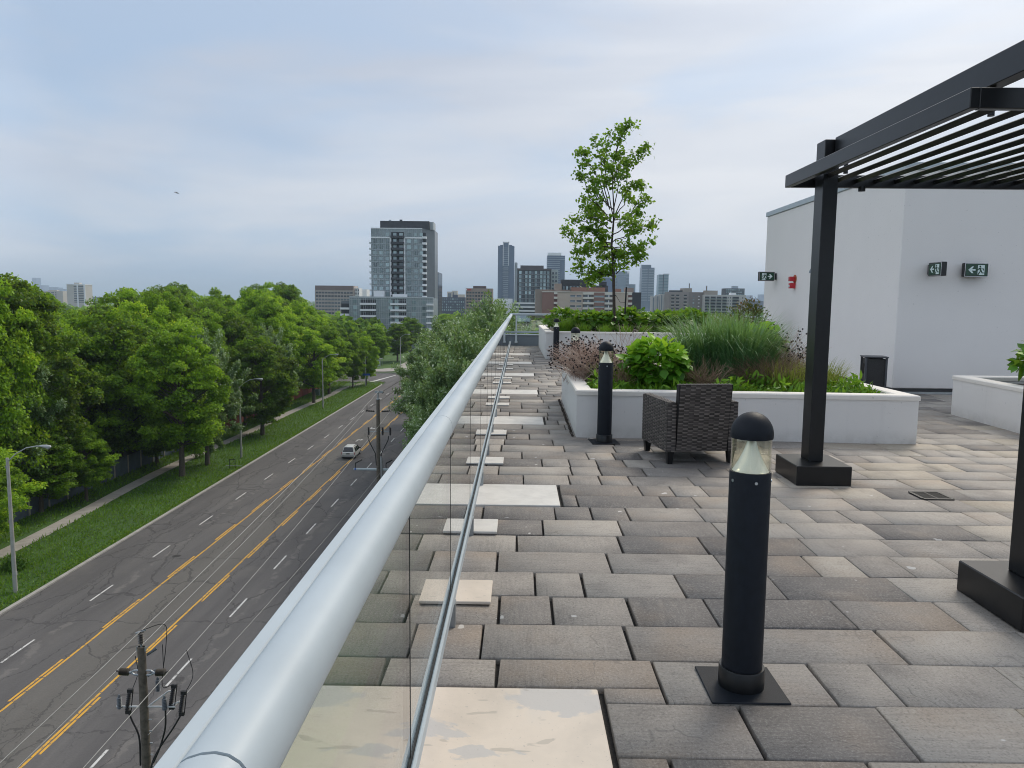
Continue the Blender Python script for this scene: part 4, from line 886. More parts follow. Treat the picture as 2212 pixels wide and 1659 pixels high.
# ================================================================== CITY
def m_win(name,lo,hi,rough=.12):
    M=MT(name); r=M.n('ShaderNodeObjectInfo').outputs['Random']; c=M.ramp(r,(0.,lo),(.6,tuple((a+b)/2 for a,b in zip(lo,hi))),(1.,hi)); M.set(Base_Color=c,Roughness=rough,Specular_IOR_Level=.8); return M.m
WDK=m_win('city_dark_windows',(.02,.025,.03),(.11,.14,.16)); WTEAL=m_win('city_teal_windows',(.07,.10,.11),(.46,.60,.62))
def cm(name,col,var=.08,rough=.8,sc=.05): return flat(name,col,rough,0,var,sc)
MPD=100*0+1/FPX
class Bd:
    """building whose front (facing the camera) left/right edges and roof are measured on the photograph at distance Y"""
    def __init__(s,x0,x1,yt,Y,depth,label,mat,name='apartment_building',cat='apartment building',yref=640,group=None):
        a=at(x0,yref,Y);b=at(x1,yref,Y);t=at((x0+x1)/2,yt,Y); s.w=b.x-a.x; s.h=t.z-SZ; s.d=depth; s.k=Y*1.0/FPX; s.Y=Y; s.x0=a.x
        s.o=empty(name,(a.x,Y,SZ),label,cat,group); s.mat=mat; s.nwin=0; s.rest=[]
        m=MB(); m.box(0,s.w,0,depth,0,s.h); m.build('walls',mat,s.o)
    def zy(s,y): return at(900,y,s.Y).z-SZ
    def box(s,name,x0,x1,y0,y1,z0,z1,mat,par=None):
        m=MB(); m.box(x0,x1,y0,y1,z0,z1); return m.build(name,mat,par or s.o)
    def grid(s,xs,zs,w,h,mat,side=None,name='window'):
        base=MB(); 
        if side is None: base.box(0,w,-.16,.0,0,h)
        elif side=='R': base.box(0,.16,0,w,0,h)
        else: base.box(-.16,0,0,w,0,h)
        me=None
        for z in zs:
            for x in xs:
                loc=(x,0,z) if side is None else ((s.w,x,z) if side=='R' else (0,x,z))
                if s.nwin<98:
                    if me is None: o=base.build(name,mat,s.o); me=o.data
                    else: o=bpy.data.objects.new(name,me); C.objects.link(o); o.parent=s.o
                    o.location=loc; s.nwin+=1
                else: s.rest.append((base,loc,mat,name))
    def done(s):
        if s.rest:
            m=MB()
            for b,l,mt,nm in s.rest: m.add([(v[0]+l[0],v[1]+l[1],v[2]+l[2]) for v in b.v],b.f)
            o=m.build(s.rest[0][3],s.rest[0][2],s.o); o['kind']='stuff'
        return s.o
def span(a,b,n): return list(np.linspace(a,b,n))
# --- main glass tower
TG=cm('tower_spandrel_glass',(.28,.325,.34),.14,.25,.25); MUL=cm('pale_mullions',(.45,.49,.51),.03,.5); TW=cm('white_precast',(.80,.81,.82),.04); DKB=cm('charcoal_cladding',(.032,.034,.04),.1); DKM=cm('charcoal_panel',(.06,.063,.072),.08)
Y=385.; T=Bd(803,912,493,Y,24,'tall glass apartment tower with a dark central balcony stack',TG)
k=.2366; fl=2.95; W_=T.w; H_=T.h
z_top=H_-4.9
m=MB(); m.prism([(W_,0),(W_+5.3,9.5),(W_+5.3,24),(W_,24)],0,H_); m.build('side_wing',cm('side_glass',(.15,.17,.185),.1,.3,.2),T.o)
T.box('penthouse',4.0,W_-.8+4,3,16,H_,H_+3.9,DKM); T.box('penthouse_side',W_+3.2,W_+5.,6,16,H_,H_+3.9,MUL)
T.box('rooftop_vent',8,9.2,5,6,H_+3.9,H_+4.6,MUL); T.box('rooftop_vent',13.5,14.8,5,6,H_+3.9,H_+4.8,DKM)
T.box('parapet',-.15,W_+.1,-.2,.05,H_-.25,H_+.15,TW)
cx0,cx1=10.1,16.3
T.box('balcony_recess',cx0,cx1,-.12,0,0,H_-1.9,DKB)
for x in (cx0-.8,cx1): T.box('white_fin',x,x+.8,-.3,0,0,z_top+.3,TW)
for a,b in ((0,cx0-.8),(cx1+.8,W_)): T.box('white_band',a,b,-.32,0,z_top-.1,z_top+.6,TW)
nf=20
fz=[z_top-fl*(i+1) for i in range(13)]
for i,z in enumerate([z_top]+fz):
    b=T.box('balcony',cx0-.15,cx1+.15,-1.6,-.1,z+.0,z+1.15,DKM); 
    T.box('balcony_door',cx0+1.,cx0+2.6,-.20,-.12,z+1.15,z+2.6,WTEAL); T.box('balcony_door',cx1-2.2,cx1-.4,-.20,-.12,z+1.15,z+2.6,WTEAL)
    T.box('corner_balcony',W_+.0,W_+2.2,-.2,2.2,z-.1,z+1.0,TW); T.box('corner_recess',W_+.1,W_+1.9,-.12,.0,z+1.0,z+fl-.1,DKB)
    if i: T.box('side_balcony',-1.3,0,1,5,z+.2,z+1.1,TW)
m=MB(); xs=[0,.1]
for a,b,n in ((0,cx0-.8,9),(cx1+.8,W_,9)):
    for x in np.linspace(a,b,n+1): m.box(x-.05,x+.05,-.26,0,0,H_-.3)
    for z in fz: m.box(a,b,-.24,0,z-.08,z+.08)
m.build('mullions',MUL,T.o)
T.grid([.95,3.95,7.2,cx1+1.8,cx1+5.2,cx1+8.0],[z+.7 for z in fz[:11]],1.75,1.75,WTEAL); T.grid([7.3,cx1+1.8,cx1+5.2,cx1+8],[z_top+1.0],1.6,1.7,WTEAL)
m=MB()
for j in range(4):
    for z in [z_top]+fz: 
        t=j/4+.16; x=W_+5.3*t; y=9.5*t; m.add([(x+.9,y+.6-.9,z+.8),(x+1.6,y+1.6,z+.8),(x+1.6,y+1.6,z+2.3),(x+.9,y+.6-.9,z+2.3)],[(0,1,2,3)])
T.done()
# podium
PD=Bd(755,936,643,372,20,'low glass podium block with white balconies below the tower',TG)
PD.box('roof_edge',-.1,PD.w+.1,-.2,.1,PD.h-.2,PD.h+.5,MUL); 
for i in range(5):
    z=PD.h-3.6-i*3.0
    for x0,x1 in ((9.6,17.0),(24.5,31.8)):
        x0-=4.2;x1-=4.2
        PD.box('balcony_recess',x0,x1,-.1,0,z+.9,z+3.0,DKB); PD.box('balcony',x0-.2,x1+.2,-1.4,-.02,z,z+.95,TW)
    PD.grid([1.8,19.,22.,30.5,35.5],[z+.8],2.0,1.9,WTEAL)
    PD.box('corner_band',37.6,PD.w+.05,-.8,0,z,z+.9,TW)
m=MB()
for x in np.arange(0,PD.w,1.12): m.box(x-.05,x+.05,-.2,0,0,PD.h)
for i in range(6): m.box(0,PD.w,-.19,0,PD.h-1.2-i*3,PD.h-1.05-i*3)
m.build('mullions',MUL,PD.o); PD.box('rooftop_box',11,16,4,8,PD.h,PD.h+3.4,TW); PD.box('rooftop_box',20,27,6,9,PD.h,PD.h+1.8,TW); PD.done()
PB=Bd(737,755,650,374,14,'white balconied wing at the left end of the podium',cm('wing_grey',(.16,.18,.20)))
for i in range(4): PB.box('balcony',-.3,PB.w,-1.3,0,PB.h-4.2-i*3,PB.h-3.2-i*3,TW); PB.box('recess',0,PB.w-.3,-.1,0,PB.h-3.2-i*3,PB.h-1.3-i*3,DKB)
# --- long office
OB=cm('beige_office',(.40,.35,.32),.06)
B=Bd(681,764,617,700,20,'long beige office block with brown top behind the left trees',OB,'office_building','office block')
B.box('top_band',0,B.w,-.2,.05,B.h-4.,B.h,cm('brown_band',(.20,.15,.14)))
for i in range(9): 
    z=B.h-7.2-i*3.1; B.box('window_band',.6,B.w-.6,-.12,0,z,z+1.5,WDK)
m=MB(); [m.box(x-.25,x+.25,-.25,0,0,B.h-4) for x in np.arange(0,B.w,2.9)]; m.build('pilasters',OB,B.o)
B=Bd(764,776,622,705,14,'narrow white striped block at the end of the beige office',TW,'office_building','office block'); B.grid([1.,2.6,4.2],[B.h-3-i*3 for i in range(9)],.8,1.8,WDK); B.done()
B=Bd(779,792,625,760,16,'small white block with blue base left of the glass tower',TW,'office_building','office block'); B.box('blue_panel',0,B.w,-.2,0,B.h-14,B.h-7,cm('bright_blue',(.06,.2,.5)))
B=Bd(936,947,588,600,30,'slim dark blue glass tower right of the tall tower',cm('navy_glass',(.02,.035,.055),.1,.15),'office_building','office tower'); B.box('lighter_side',B.w-1.2,B.w,-.1,0,0,B.h-2,cm('blue_glass',(.05,.10,.14),.1,.15))
B=Bd(948,1004,642,900,20,'dark slate apartment slab between the tower and brown office',cm('slate_slab',(.07,.085,.12))); B.grid(span(1,B.w-2,12),[B.h-3-i*3.2 for i in range(5)],1.2,1.6,WTEAL); B.box('roof_box',16,22,2,8,B.h,B.h+3,cm('slate_slab',(.07,.085,.12))); B.done()
B=Bd(966,976,630,1900,20,'small far cream tower, left one of a pair',cm('cream_far',(.50,.44,.36))); B.box('window_band',2,B.w-2,-.3,0,5,B.h-4,WDK)
B=Bd(977,988,628,1900,20,'small far cream tower, right one of a pair',cm('cream_far',(.50,.44,.36))); B.box('window_band',2,4,-.3,0,5,B.h-4,WDK)
B=Bd(988,1004,636,1950,20,'low far cream block beside the pair of towers',cm('cream_far',(.50,.44,.36)))
BT=cm('tan_office',(.30,.235,.20),.05)
B=Bd(1006,1064,623,800,22,'tan office block with gridded windows and rooftop box',BT,'office_building','office block')
B.grid(span(.9,B.w-3,9),[B.h-5.3-i*3.4 for i in range(8)],2.1,1.7,WDK); B.box('roof_box',7.5,21,4,14,B.h,B.h+2.6,cm('brown_roof',(.09,.06,.055))); B.box('sign',.6,5.8,-.3,0,B.h-2.2,B.h-.5,cm('sign_red',(.45,.05,.04))); B.box('sign_disc',.2,1.4,-.35,0,B.h-2.1,B.h-.7,TW); B.done()
# tall blue-grey tower
TB=cm('blue_grey_tower',(.10,.14,.21),.12,.3,.1); LG=cm('light_slab_edge',(.36,.42,.48))
B=Bd(1075,1110,531,1250,28,'tallest slim blue grey tower with a white framed crown',TB)
n=33; 
for i in range(n): z=B.h-3-i*3.1; B.box('floor_slab',-.5,B.w+.6,-.5,0,z,z+.45,LG if i%2 else cm('mid_slab_edge',(.2,.25,.31)))
B.box('left_bay',0,7.5,-1.,0,0,B.h-1,TB); B.box('right_bay',B.w-9,B.w-.2,-1.,0,0,B.h-1,TB)
B.box('crown_frame',8.,9.,-1.5,0,B.h-32,B.h+6.2,TW); B.box('crown_frame',17.,18.,-1.5,0,B.h-32,B.h+6.2,TW); B.box('crown_top',8,18,-1.5,6,B.h+5,B.h+6.4,TW); B.box('crown_glass',9,17,-1.,5,B.h-31,B.h+5,TB); B.box('roof_box',3,23,2,12,B.h,B.h+1.5,TB)
m=MB(); [m.box(9,17,-1.7,-1,B.h-4-i*3.1,B.h-3.2-i*3.1) for i in range(30)]; m.build('balconies',LG,B.o)
B=Bd(1111,1117,567,1270,20,'thin pale slab tower beside the tallest slim tower',cm('pale_concrete_far',(.45,.47,.48)))
# dark grid condo
DK=cm('dark_frame_condo',(.045,.05,.058),.1)
B=Bd(1117,1190,580,640,26,'dark gridded apartment block with pale window panels',DK)
B.grid([1.5,6.5,9.6,14.5,19.,21.8,24.8],[B.h-4.6-i*3.35 for i in range(11)],2.0,2.5,WTEAL); 
B.grid([3.7,11.9,16.8],[B.h-4.6-i*3.35 for i in range(11)],1.6,2.3,WDK)
m=MB(); [m.box(1,B.w-1,-.5,0,B.h-5.1-i*3.35,B.h-4.75-i*3.35) for i in range(12)]; m.build('slab_edges',cm('mid_grey_slabs',(.22,.24,.25)),B.o)
B.box('roof_band',-.2,B.w+.2,-.3,.1,B.h-1.4,B.h,cm('roof_brown',(.10,.085,.085))); B.box('roof_box',2.5,22,3,14,B.h,B.h+2.6,cm('roof_brown',(.10,.085,.085))); B.done()
B=Bd(1190,1205,582,655,20,'pale narrow wing at right of the dark gridded block',cm('pale_wing',(.38,.43,.43),.1,.4)); B.grid([.8,3.4],[B.h-4.2-i*3.3 for i in range(12)],1.6,1.9,WDK); B.done()
B=Bd(1110,1164,654,610,20,'low balconied base in front of the dark gridded block',cm('base_grey',(.16,.17,.17)))
for i in range(5): B.box('balcony',-.2,B.w,-1.2,0,B.h-.8-i*3.1,B.h+.2-i*3.1,TW); B.box('recess',1,B.w-1,-.1,0,B.h-2.6-i*3.1,B.h-.9-i*3.1,WDK)
B=Bd(1068,1107,645,620,12,'low white hall roof showing above the right hand trees',TW,'low_building','low building')
B=Bd(1181,1219,552,1250,28,'blue grey banded tower with white cap left of young tree',TB)
for i in range(24): z=B.h-3.2-i*3.3; B.box('floor_slab',-.3,B.w+.3,-.8,0,z,z+.8,LG)
B.box('white_cap',1,B.w-6,-.5,14,B.h,B.h+4.5,TW); B.box('dark_bay',B.w-8,B.w-1,-1.2,0,0,B.h-9,TB)
# peach apartment building
PCH=cm('peach_brick',(.52,.43,.355),.05,.85,.1); BRN=cm('brown_brick',(.27,.155,.125),.07,.85,.1); CRM=cm('cream_balcony',(.68,.64,.57)); DKW=cm('dark_end_wall',(.04,.042,.05)); TAU=cm('taupe_brick',(.30,.245,.205))
B=Bd(1171,1365,630.5,430,22,'wide peach brick apartment block with cream balconies',PCH)
q=.0307
def X_(z): return (z-170)*q
B.box('brown_bay',X_(170),X_(385),-.12,0,0,B.h-.5,BRN); B.box('brown_bay',X_(1120),X_(1312),-.12,0,0,B.h-.3,BRN)
B.box('roof_edge',-.2,B.w+.2,-.35,.2,B.h-.3,B.h+.1,CRM); 
for a,b in ((385,450),(915,1115),(1315,1475),(1745,1815)):
    B.box('balcony_recess',X_(a),X_(b),-.13,0,0,B.h-1.5,cm('recess_brown',(.10,.08,.07)) if b-a>100 else cm('recess_red',(.14,.06,.05)))
    for i in range(6):
        z=B.h-4.05-i*2.88; B.box('balcony',X_(a),X_(b),-1.3,-.13,z,z+1.2,CRM)
        if b-a>100: B.box('balcony_door',X_(a+20),X_(b-60),-.2,-.13,z+1.2,z+2.3,WDK); B.box('door_frame',X_((a+b)/2-10),X_((a+b)/2+4),-.22,-.13,z+1.1,z+2.4,TW)
    B.box('fascia',X_(a),X_(b),-.3,0,B.h-1.5,B.h-.3,CRM)
B.grid([X_(688),X_(802)],[B.h-2.75-i*2.88 for i in range(6)],2.7,.95,WDK)
for i in range(6):
    z=B.h-2.75-i*2.88; B.box('white_sill',X_(684),X_(895),-.22,0,z-.22,z,TW); B.box('window_band',X_(1125),X_(1305),-.25,0,z-.05,z+.7,WTEAL); B.box('white_sill',X_(1120),X_(1312),-.28,0,z-.2,z-.05,TW)
B.box('dark_end_wall',B.w,B.w+5.2,-.1,22,0,B.h,DKW); B.box('left_wing',-3.6,0,1,20,0,B.h+1.2,TAU); B.box('rear_wing',0,31.,8,20,B.h,B.h+1.2,TAU)
B.box('roof_house',16.5,36.,6,14,B.h,B.h+2.6,cm('terracotta',(.26,.14,.10))); B.box('roof_house',7.3,11.2,5,12,B.h,B.h+4.6,TAU); B.box('roof_storey',11.2,27.,9,18,B.h,B.h+7.0,DKB); B.grid([0]*0,[],1,1,WDK)
for i in range(5): B.box('roof_window',12+i*2.,13.1+i*2.,8.9,9,B.h+1.2,B.h+3.2,WTEAL)
B.box('roof_storey',29,38,9,16,B.h,B.h+3.8,DKM); B.box('roof_box',33,37,8,12,B.h+3.8,B.h+6,DKB); B.box('roof_house',42.,45,5,9,B.h,B.h+2,cm('terracotta',(.26,.14,.10))); B.box('roof_box',47.5,B.w+1.8,6,12,B.h,B.h+2.6,BT); B.done()
B=Bd(1253,1272,606,1400,15,'small pale block peeping over the peach building roof',TW)
B=Bd(1299,1331,598,1900,25,'blue office tower behind the young tree trunk, left one',cm('office_blue',(.08,.13,.24),.1,.3),'office_building','office tower'); B.box('roof_band',0,B.w,-.6,0,B.h-3,B.h,LG)
B=Bd(1326,1358,586,1800,28,'pale grey stepped tower right of the young tree trunk',cm('pale_blue_tower',(.20,.26,.32),.1,.3))
for i in range(16): z=B.h-5-i*3.4; B.box('floor_slab',0,B.w,-.8,0,z,z+1.1,LG)
B.box('lower_block',B.w*.2,B.w*.75,-8,0,0,B.h-14,cm('pale_blue_tower',(.20,.26,.32),.1,.3)); B.box('cap',B.w-5,B.w,-1,8,B.h-5,B.h+.4,TW)
B=Bd(1356,1372,614,1820,20,'small blue grey block right of the stepped tower',cm('pale_blue_tower',(.20,.26,.32),.1,.3))
B=Bd(1385,1412,578,1500,26,'slim tall grey blue tower right of the young tree',cm('glass_grey_tower',(.15,.195,.25),.1,.3))
for i in range(20): z=B.h-4-i*3.2; B.box('floor_slab',B.w*.55,B.w+.4,-1.4,0,z,z+1.3,LG); 
for i in range(20): z=B.h-4-i*3.2; B.box('window_band',.5,B.w*.48,-.5,0,z,z+1.0,LG)
B.box('upper_part',0,B.w*.75,2,18,B.h,B.h+5.5,cm('glass_grey_tower',(.15,.195,.25),.1,.3)); B.box('white_base',-1,B.w,-8,0,0,8,TW)
B=Bd(1422,1443,593,1700,26,'teal glass tower, rightmost of the slim towers',cm('teal_tower',(.14,.23,.26),.1,.25))
for i in range(16): z=B.h-4-i*3.3; B.box('floor_slab',-.3,B.w+.3,-.8,0,z,z+.7,LG)
B.box('dark_split',B.w*.42,B.w*.5,-1.2,0,0,B.h,cm('navy_glass',(.02,.035,.055),.1,.15)); B.box('cap',B.w*.5,B.w+1.2,0,12,B.h,B.h+2,MUL)
for i,(a,b,t,l) in enumerate(((1408,1417,640,'left'),(1418,1425,637,'second'),(1426,1434,635,'third'),(1435,1444,636,'right'))):
    B=Bd(a,b,t,1200,14,'low pale far block, %s of four under slim towers'%l,cm('greyish_white',(.42,.40,.38)),group='low pale blocks below the slim towers'); B.grid([B.w*.3],[4],B.w*.3,B.h-6,WDK)
GB=cm('grey_brown_apartment',(.215,.19,.18),.05)
B=Bd(1446,1523,631,700,24,'grey brown apartment block with a raised centre',GB)
for i in range(9):
    z=B.h-4.6-i*3.05
    for x in (1.8,6.2,13.2): B.box('balcony',x-.2,x+2.9,-1.,0,z-.1,z+.9,cm('grey_cream',(.36,.34,.32))); B.box('recess',x,x+2.7,-.1,0,z+.9,z+2.2,DKB)
    for x in (21.4,31.2): B.box('window',x,x+1.4,-.15,0,z+.4,z+1.5,WTEAL)
    B.box('arched_window',26.2,27.6,-.15,0,z+.6,z+1.3,TW)
B.box('raised_core',12.8,20.8,2,16,B.h,B.h+3.6,cm('core_tan',(.33,.29,.25))); B.box('chimney',18.5,19.1,4,5,B.h+3.6,B.h+8,DKB); B.box('roof_rooms',1.5,12,3,12,B.h,B.h+1.6,DKM); B.box('left_face',-.1,17.6,-.05,.1,0,B.h,cm('lighter_face',(.28,.25,.235))); B.done()
WH=cm('off_white_apartment',(.48,.47,.45),.04)
B=Bd(1523,1611,637,690,22,'off white apartment block with dark balcony rows',WH)
for i in range(8):
    z=B.h-3.6-i*2.75
    for x0,x1 in ((-.2,4.),(4.8,9.6),(10.2,14.8),(15.4,19.6),(24.4,30.4)): B.box('balcony_recess',x0+.3,x1,-.1,0,z,z+2.,DKB); B.box('balcony',x0+.3,x1,-1.,0,z-.3,z+.5,cm('balcony_teal',(.20,.24,.24)))
    for x in (20.4,22.5,33.5): B.box('window',x,x+.9,-.12,0,z+.5,z+1.6,WDK)
B.box('roof_house',1,12,3,12,B.h,B.h+3.8,cm('core_tan',(.33,.29,.25))); B.box('chimney',2,2.9,5,6,B.h+3.8,B.h+8,GB); B.box('roof_house',24,28.5,3,9,B.h,B.h+2,TW); B.done()
B=Bd(1566,1608,623,1100,20,'dark gridded far block behind the off white apartments',DKM); B.grid(span(1.5,B.w-3,9),[B.h-3-i*3.3 for i in range(5)],1.6,1.8,WTEAL); B.box('roof_box',11,19,2,8,B.h,B.h+3.5,LG); B.done()
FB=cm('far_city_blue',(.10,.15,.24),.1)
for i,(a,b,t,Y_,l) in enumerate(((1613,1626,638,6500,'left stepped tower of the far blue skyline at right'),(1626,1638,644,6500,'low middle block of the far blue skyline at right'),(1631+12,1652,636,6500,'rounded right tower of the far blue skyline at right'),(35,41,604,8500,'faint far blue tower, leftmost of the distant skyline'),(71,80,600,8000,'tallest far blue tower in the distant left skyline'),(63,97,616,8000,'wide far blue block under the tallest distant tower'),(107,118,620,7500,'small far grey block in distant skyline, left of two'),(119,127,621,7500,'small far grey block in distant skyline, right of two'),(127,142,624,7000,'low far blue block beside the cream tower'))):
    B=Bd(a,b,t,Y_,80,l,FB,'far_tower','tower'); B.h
B=Bd(1612,1650,650,2600,40,'low dark far block in front of the right blue skyline',cm('slate_slab',(.07,.085,.12)),'far_block','office block')
SBm=cm('cream_slab_far',(.50,.47,.42),.04)
B=Bd(74,136,628.5,1500,22,'long cream apartment slab on the far left horizon',SBm)
for i in range(8): z=B.h-4-i*3.4; B.box('window_band',1,B.w*.77,-.3,0,z,z+1.6,WDK)
m=MB(); [m.box(x,x+2.4,-1.2,0,0,B.h) for x in np.arange(0,B.w*.8,8.)]; m.build('piers',SBm,B.o); B.box('roof_box',27,45,2,9,B.h,B.h+2,SBm)
B=Bd(145,185,615,1450,24,'cream apartment tower on the far left horizon',SBm)
for i in range(10): z=B.h-4-i*3.3; B.box('window_band',B.w*.38,B.w*.9,-.3,0,z,z+1.6,WDK)
B.box('white_edge',B.w*.92,B.w,-.8,0,0,B.h,TW); B.box('white_pier',B.w*.55,B.w*.62,-.8,0,0,B.h,TW); B.box('roof_slab',-.5,B.w+.5,-.8,24,B.h,B.h+1,TW); B.box('roof_box',B.w*.35,B.w*.65,3,12,B.h+1,B.h+4,SBm)
B=Bd(72,86,672,560,12,'small low house with bright blue roof among far trees',TW,'low_house','house'); B.box('roof',-.3,B.w+.3,-1,12,B.h,B.h+1.2,cm('bright_blue',(.06,.2,.5)))
B=Bd(186,215,641,2400,40,'low grey shed roofs on the far left horizon',cm('shed_grey',(.2,.24,.26)),'far_block','low building')
# ================================================================== FAR WOODLAND (one mass)
def woodland(name,n,ya,yb,hmin,hmax,label,nq=46,seed=3,xlim=None,mat=LF_MAPLE,rad=(4,7)):
    r=np.random.default_rng(seed); Y=ya*(yb/ya)**r.random(n); X=Y*r.uniform(-.78,.42,n)
    if xlim is not None: k=xlim(X,Y); X,Y=X[k],Y[k]
    n=len(X); Hh=r.uniform(hmin,hmax,n); R=r.uniform(*rad,n); big=np.maximum(1,(Y/900))**.5
    e=r.normal(size=(n,nq,3)); e/=np.linalg.norm(e,axis=2,keepdims=True); e[:,:,2]=np.abs(e[:,:,2])*1.-.25; e*=r.uniform(.8,1.05,(n,nq,1))
    Pp=np.stack([X[:,None]+e[:,:,0]*R[:,None],Y[:,None]+e[:,:,1]*R[:,None],SZ+Hh[:,None]*.55+e[:,:,2]*Hh[:,None]*.5],2).reshape(-1,3)
    N_=e.reshape(-1,3)+r.normal(size=(n*nq,3))*.35; D_=r.normal(size=(n*nq,3)); D_-=N_*(D_*N_).sum(1,keepdims=True)
    t=np.clip(np.repeat(r.beta(3,3,n),nq)*.6+.1+r.normal(size=n*nq)*.12,0,1); sz=np.repeat(R*.55,nq)*r.uniform(.6,1.2,n*nq)
    D_=unit(D_); o=leaves(name,Pp-D_*sz[:,None]*.5,D_,N_,sz,sz*.8,t,mat,None,.1,.1,'rhomb'); return tag(o,label,'trees',kind='stuff')
woodland('far_woodland',2600,430,7000,9,15,'distant tree canopy spreading to the horizon between far buildings',60,3,lambda x,y:~((x<-15)&(x>-40)&(y<620)))
woodland('mid_woodland',420,290,470,11,16,'unbroken tree canopy beyond the side road below the towers',170,5,lambda x,y:((x<-62)|(x>-10))&(x>-y*.75)&(x<y*.42))
# ================================================================== MAPLES AND ROADSIDE TREES
PR_=[tree_proto('maple_tree',20,6.0,5.0,215,230,LF_MAPLE,.30,11),tree_proto('maple_tree',21,6.6,5.5,220,230,LF_MAPLE,.31,23),tree_proto('maple_tree',19,5.6,5.,200,230,LF_MAPLE,.30,37),tree_proto('maple_tree',20,6.2,4.5,210,230,LF_MAPLE,.32,51)]
PS_=[tree_proto('linden_tree',20,6.2,4.,190,250,LF_SILVER,.33,5,'silver',.1),tree_proto('linden_tree',20,6.6,4.,190,250,LF_SILVER,.33,8,'silver',.1)]
used=set()
def place_tree(protos,i,x,y,H,R,label,cat,group,rz=None):
    p=protos[i%len(protos)]; bH=20.; bR=6.2
    s=(R/bR,R/bR,H/bH); rz=rng.uniform(0,6.28) if rz is None else rz
    rz=rng.uniform(-.5,.5)+ (0 if rng.random()<.6 else .8)
    if p.name not in used: used.add(p.name); o=p; o.location=(x,y,SZ); o.rotation_euler=(0,0,rz); o.scale=s; tag(o,label,cat,group)
    else: o=copy_tree(p,(x,y,SZ),rz,label,s); tag(o,label,cat,group)
    return o
# skyline of the wood read from the photograph: (pixel x, top y)
SKY=[(-200,560),(0,578),(40,592),(75,640),(95,662),(130,668),(165,650),(200,640),(232,622),(290,610),(340,603),(400,606),(450,612),(500,628),(530,616),(590,600),(640,622),(690,650),(735,662),(765,690),(800,672),(830,668),(850,690),(900,700),(2000,700)]
def prof(x): 
    return float(np.interp(x,[a for a,b in SKY],[b for a,b in SKY]))
def maxh(x,y,lim=0):
    u,_=pix((x,y,SZ+20)); ty=prof(u)+lim; p=at(u,ty,y); return p.z-SZ
cnt=0
mg='maples and other trees left of the road'
rows=[('by the fence',-54.5,2.,44,205,9.5,5.6,12),('in the second row behind the fence',-64,2.5,48,250,10.5,6.2,4),('in the third row behind the fence',-75,3,62,262,11.5,6.8,0),('in the fourth row behind the fence',-88,3,80,300,12.5,7.4,0),('at the back of the wood',-102,4,100,330,14,8.,0)]
for (nm,x0,jx,ya,yb,st,R,drop) in rows:
    y=ya;i=0
    while y<yb:
        x=x0+rng.uniform(-jx,jx); yy=y+rng.uniform(-2,2); u,_=pix((x,yy,SZ+15))
        if u>-260:
            h=min(27.5,maxh(x,yy,(rng.uniform(2,26)+drop+(rng.random()<.25)*14)*(.1 if u<20 else 1))); h=max(h,13.); 
            place_tree(PR_,cnt,x,yy,h,R*rng.uniform(.88,1.15),'leafy maple %s, %s from the camera'%(nm,ORD[i]),'tree',mg); cnt+=1; i+=1
        y+=st*rng.uniform(.9,1.15)
for (x,y,h,R,l) in ((-44.8,60,12.6,3.4,'bright green young maple beside the near street lamp, left edge'),(-43.6,96.5,21.,5.9,'maple with a grey trunk rising from the verge, nearest full trunk'),(-43.6,127.5,17.5,5.6,'maple on the verge between second and third street lamps'),(-46.,169,17.,5.5,'maple beside the sidewalk just past third street lamp'),(-46.8,186,16,5.,'maple near the green cabinet beside the sidewalk'),(-43.8,199,15,3.6,'slim tree at the end of the verge, left of the sign'),(-41.6,206,14,3.2,'slim tree at the corner behind the street name sign'),(-49.0,84,9.,3.0,'small low tree drooping over the sidewalk before the fence'),(-46.5,290,14,5.5,'tree behind the bus shelter'),(-52,275,15,6,'dark tree left of the bus shelter')):
    place_tree(PR_,cnt,x,y,h,R,l,'tree',mg); cnt+=1
for i,(x,y,h,R) in enumerate(((-50.5,52,10,4.2),(-50,66,11,4.4),(-51,79,10,4.),(-50.5,104,10,3.8),(-51,117,12,4.4),(-50,137,12,4.2),(-51,152,12,4.4))):
    place_tree(PR_,i,x,y,h,R,'low hanging small maple against the fence, %s from the camera'%ORD[i],'tree',mg)
for i,(x,y,h,R,l) in enumerate(((-43.2,103.5,19,5.0,'pale silvery tree just left of the second street lamp'),(-55,78,22,6,'dull silvery tree deep in the wood at far left'),(-47,143,18,5.,'silvery leafed tree left of the third street lamp'))):
    place_tree(PS_,i,x,y,h,R,l,'tree',mg)
for i,(x,y,h,R) in enumerate(((-4.0,66,20.2,5.0),(-5.6,77,19.6,5.4),(-7.8,89,19.6,5.6),(-10.,102,19.6,6.0),(-11.,116,20.,6.2),(-11.5,131,19.5,6.2),(-12.,148,19.,6.),(-2.2,74,22.6,5.6),(-2.5,88,23.2,6.),(-3.5,104,23.6,6.2),(4.5,60,18.4,5.),(10.5,68,17.5,5.4),(6.5,84,18.2,5.6),(-1,56,18,4.4),(-12.5,168,19,6.),(-5,140,21,7),(-13,190,18,6),(-13,215,17,6))):
    place_tree(PS_,i,x,y,h,R,'silvery green linden right of the road, %s from the camera'%ORD[i],'tree','silvery trees between road and terrace')
for i,(x,y,h,R) in enumerate(((-26.,640,17,9),(-33,650,16,9),(-20,655,17,9),(-40,430,15,7),(-46,470,16,8),(-50,350,15,6.5))):
    place_tree(PR_,i,x,y,h,R,'distant tree at the end of the road, %s of six'%ORD[i],'tree','trees closing the far end of the road')
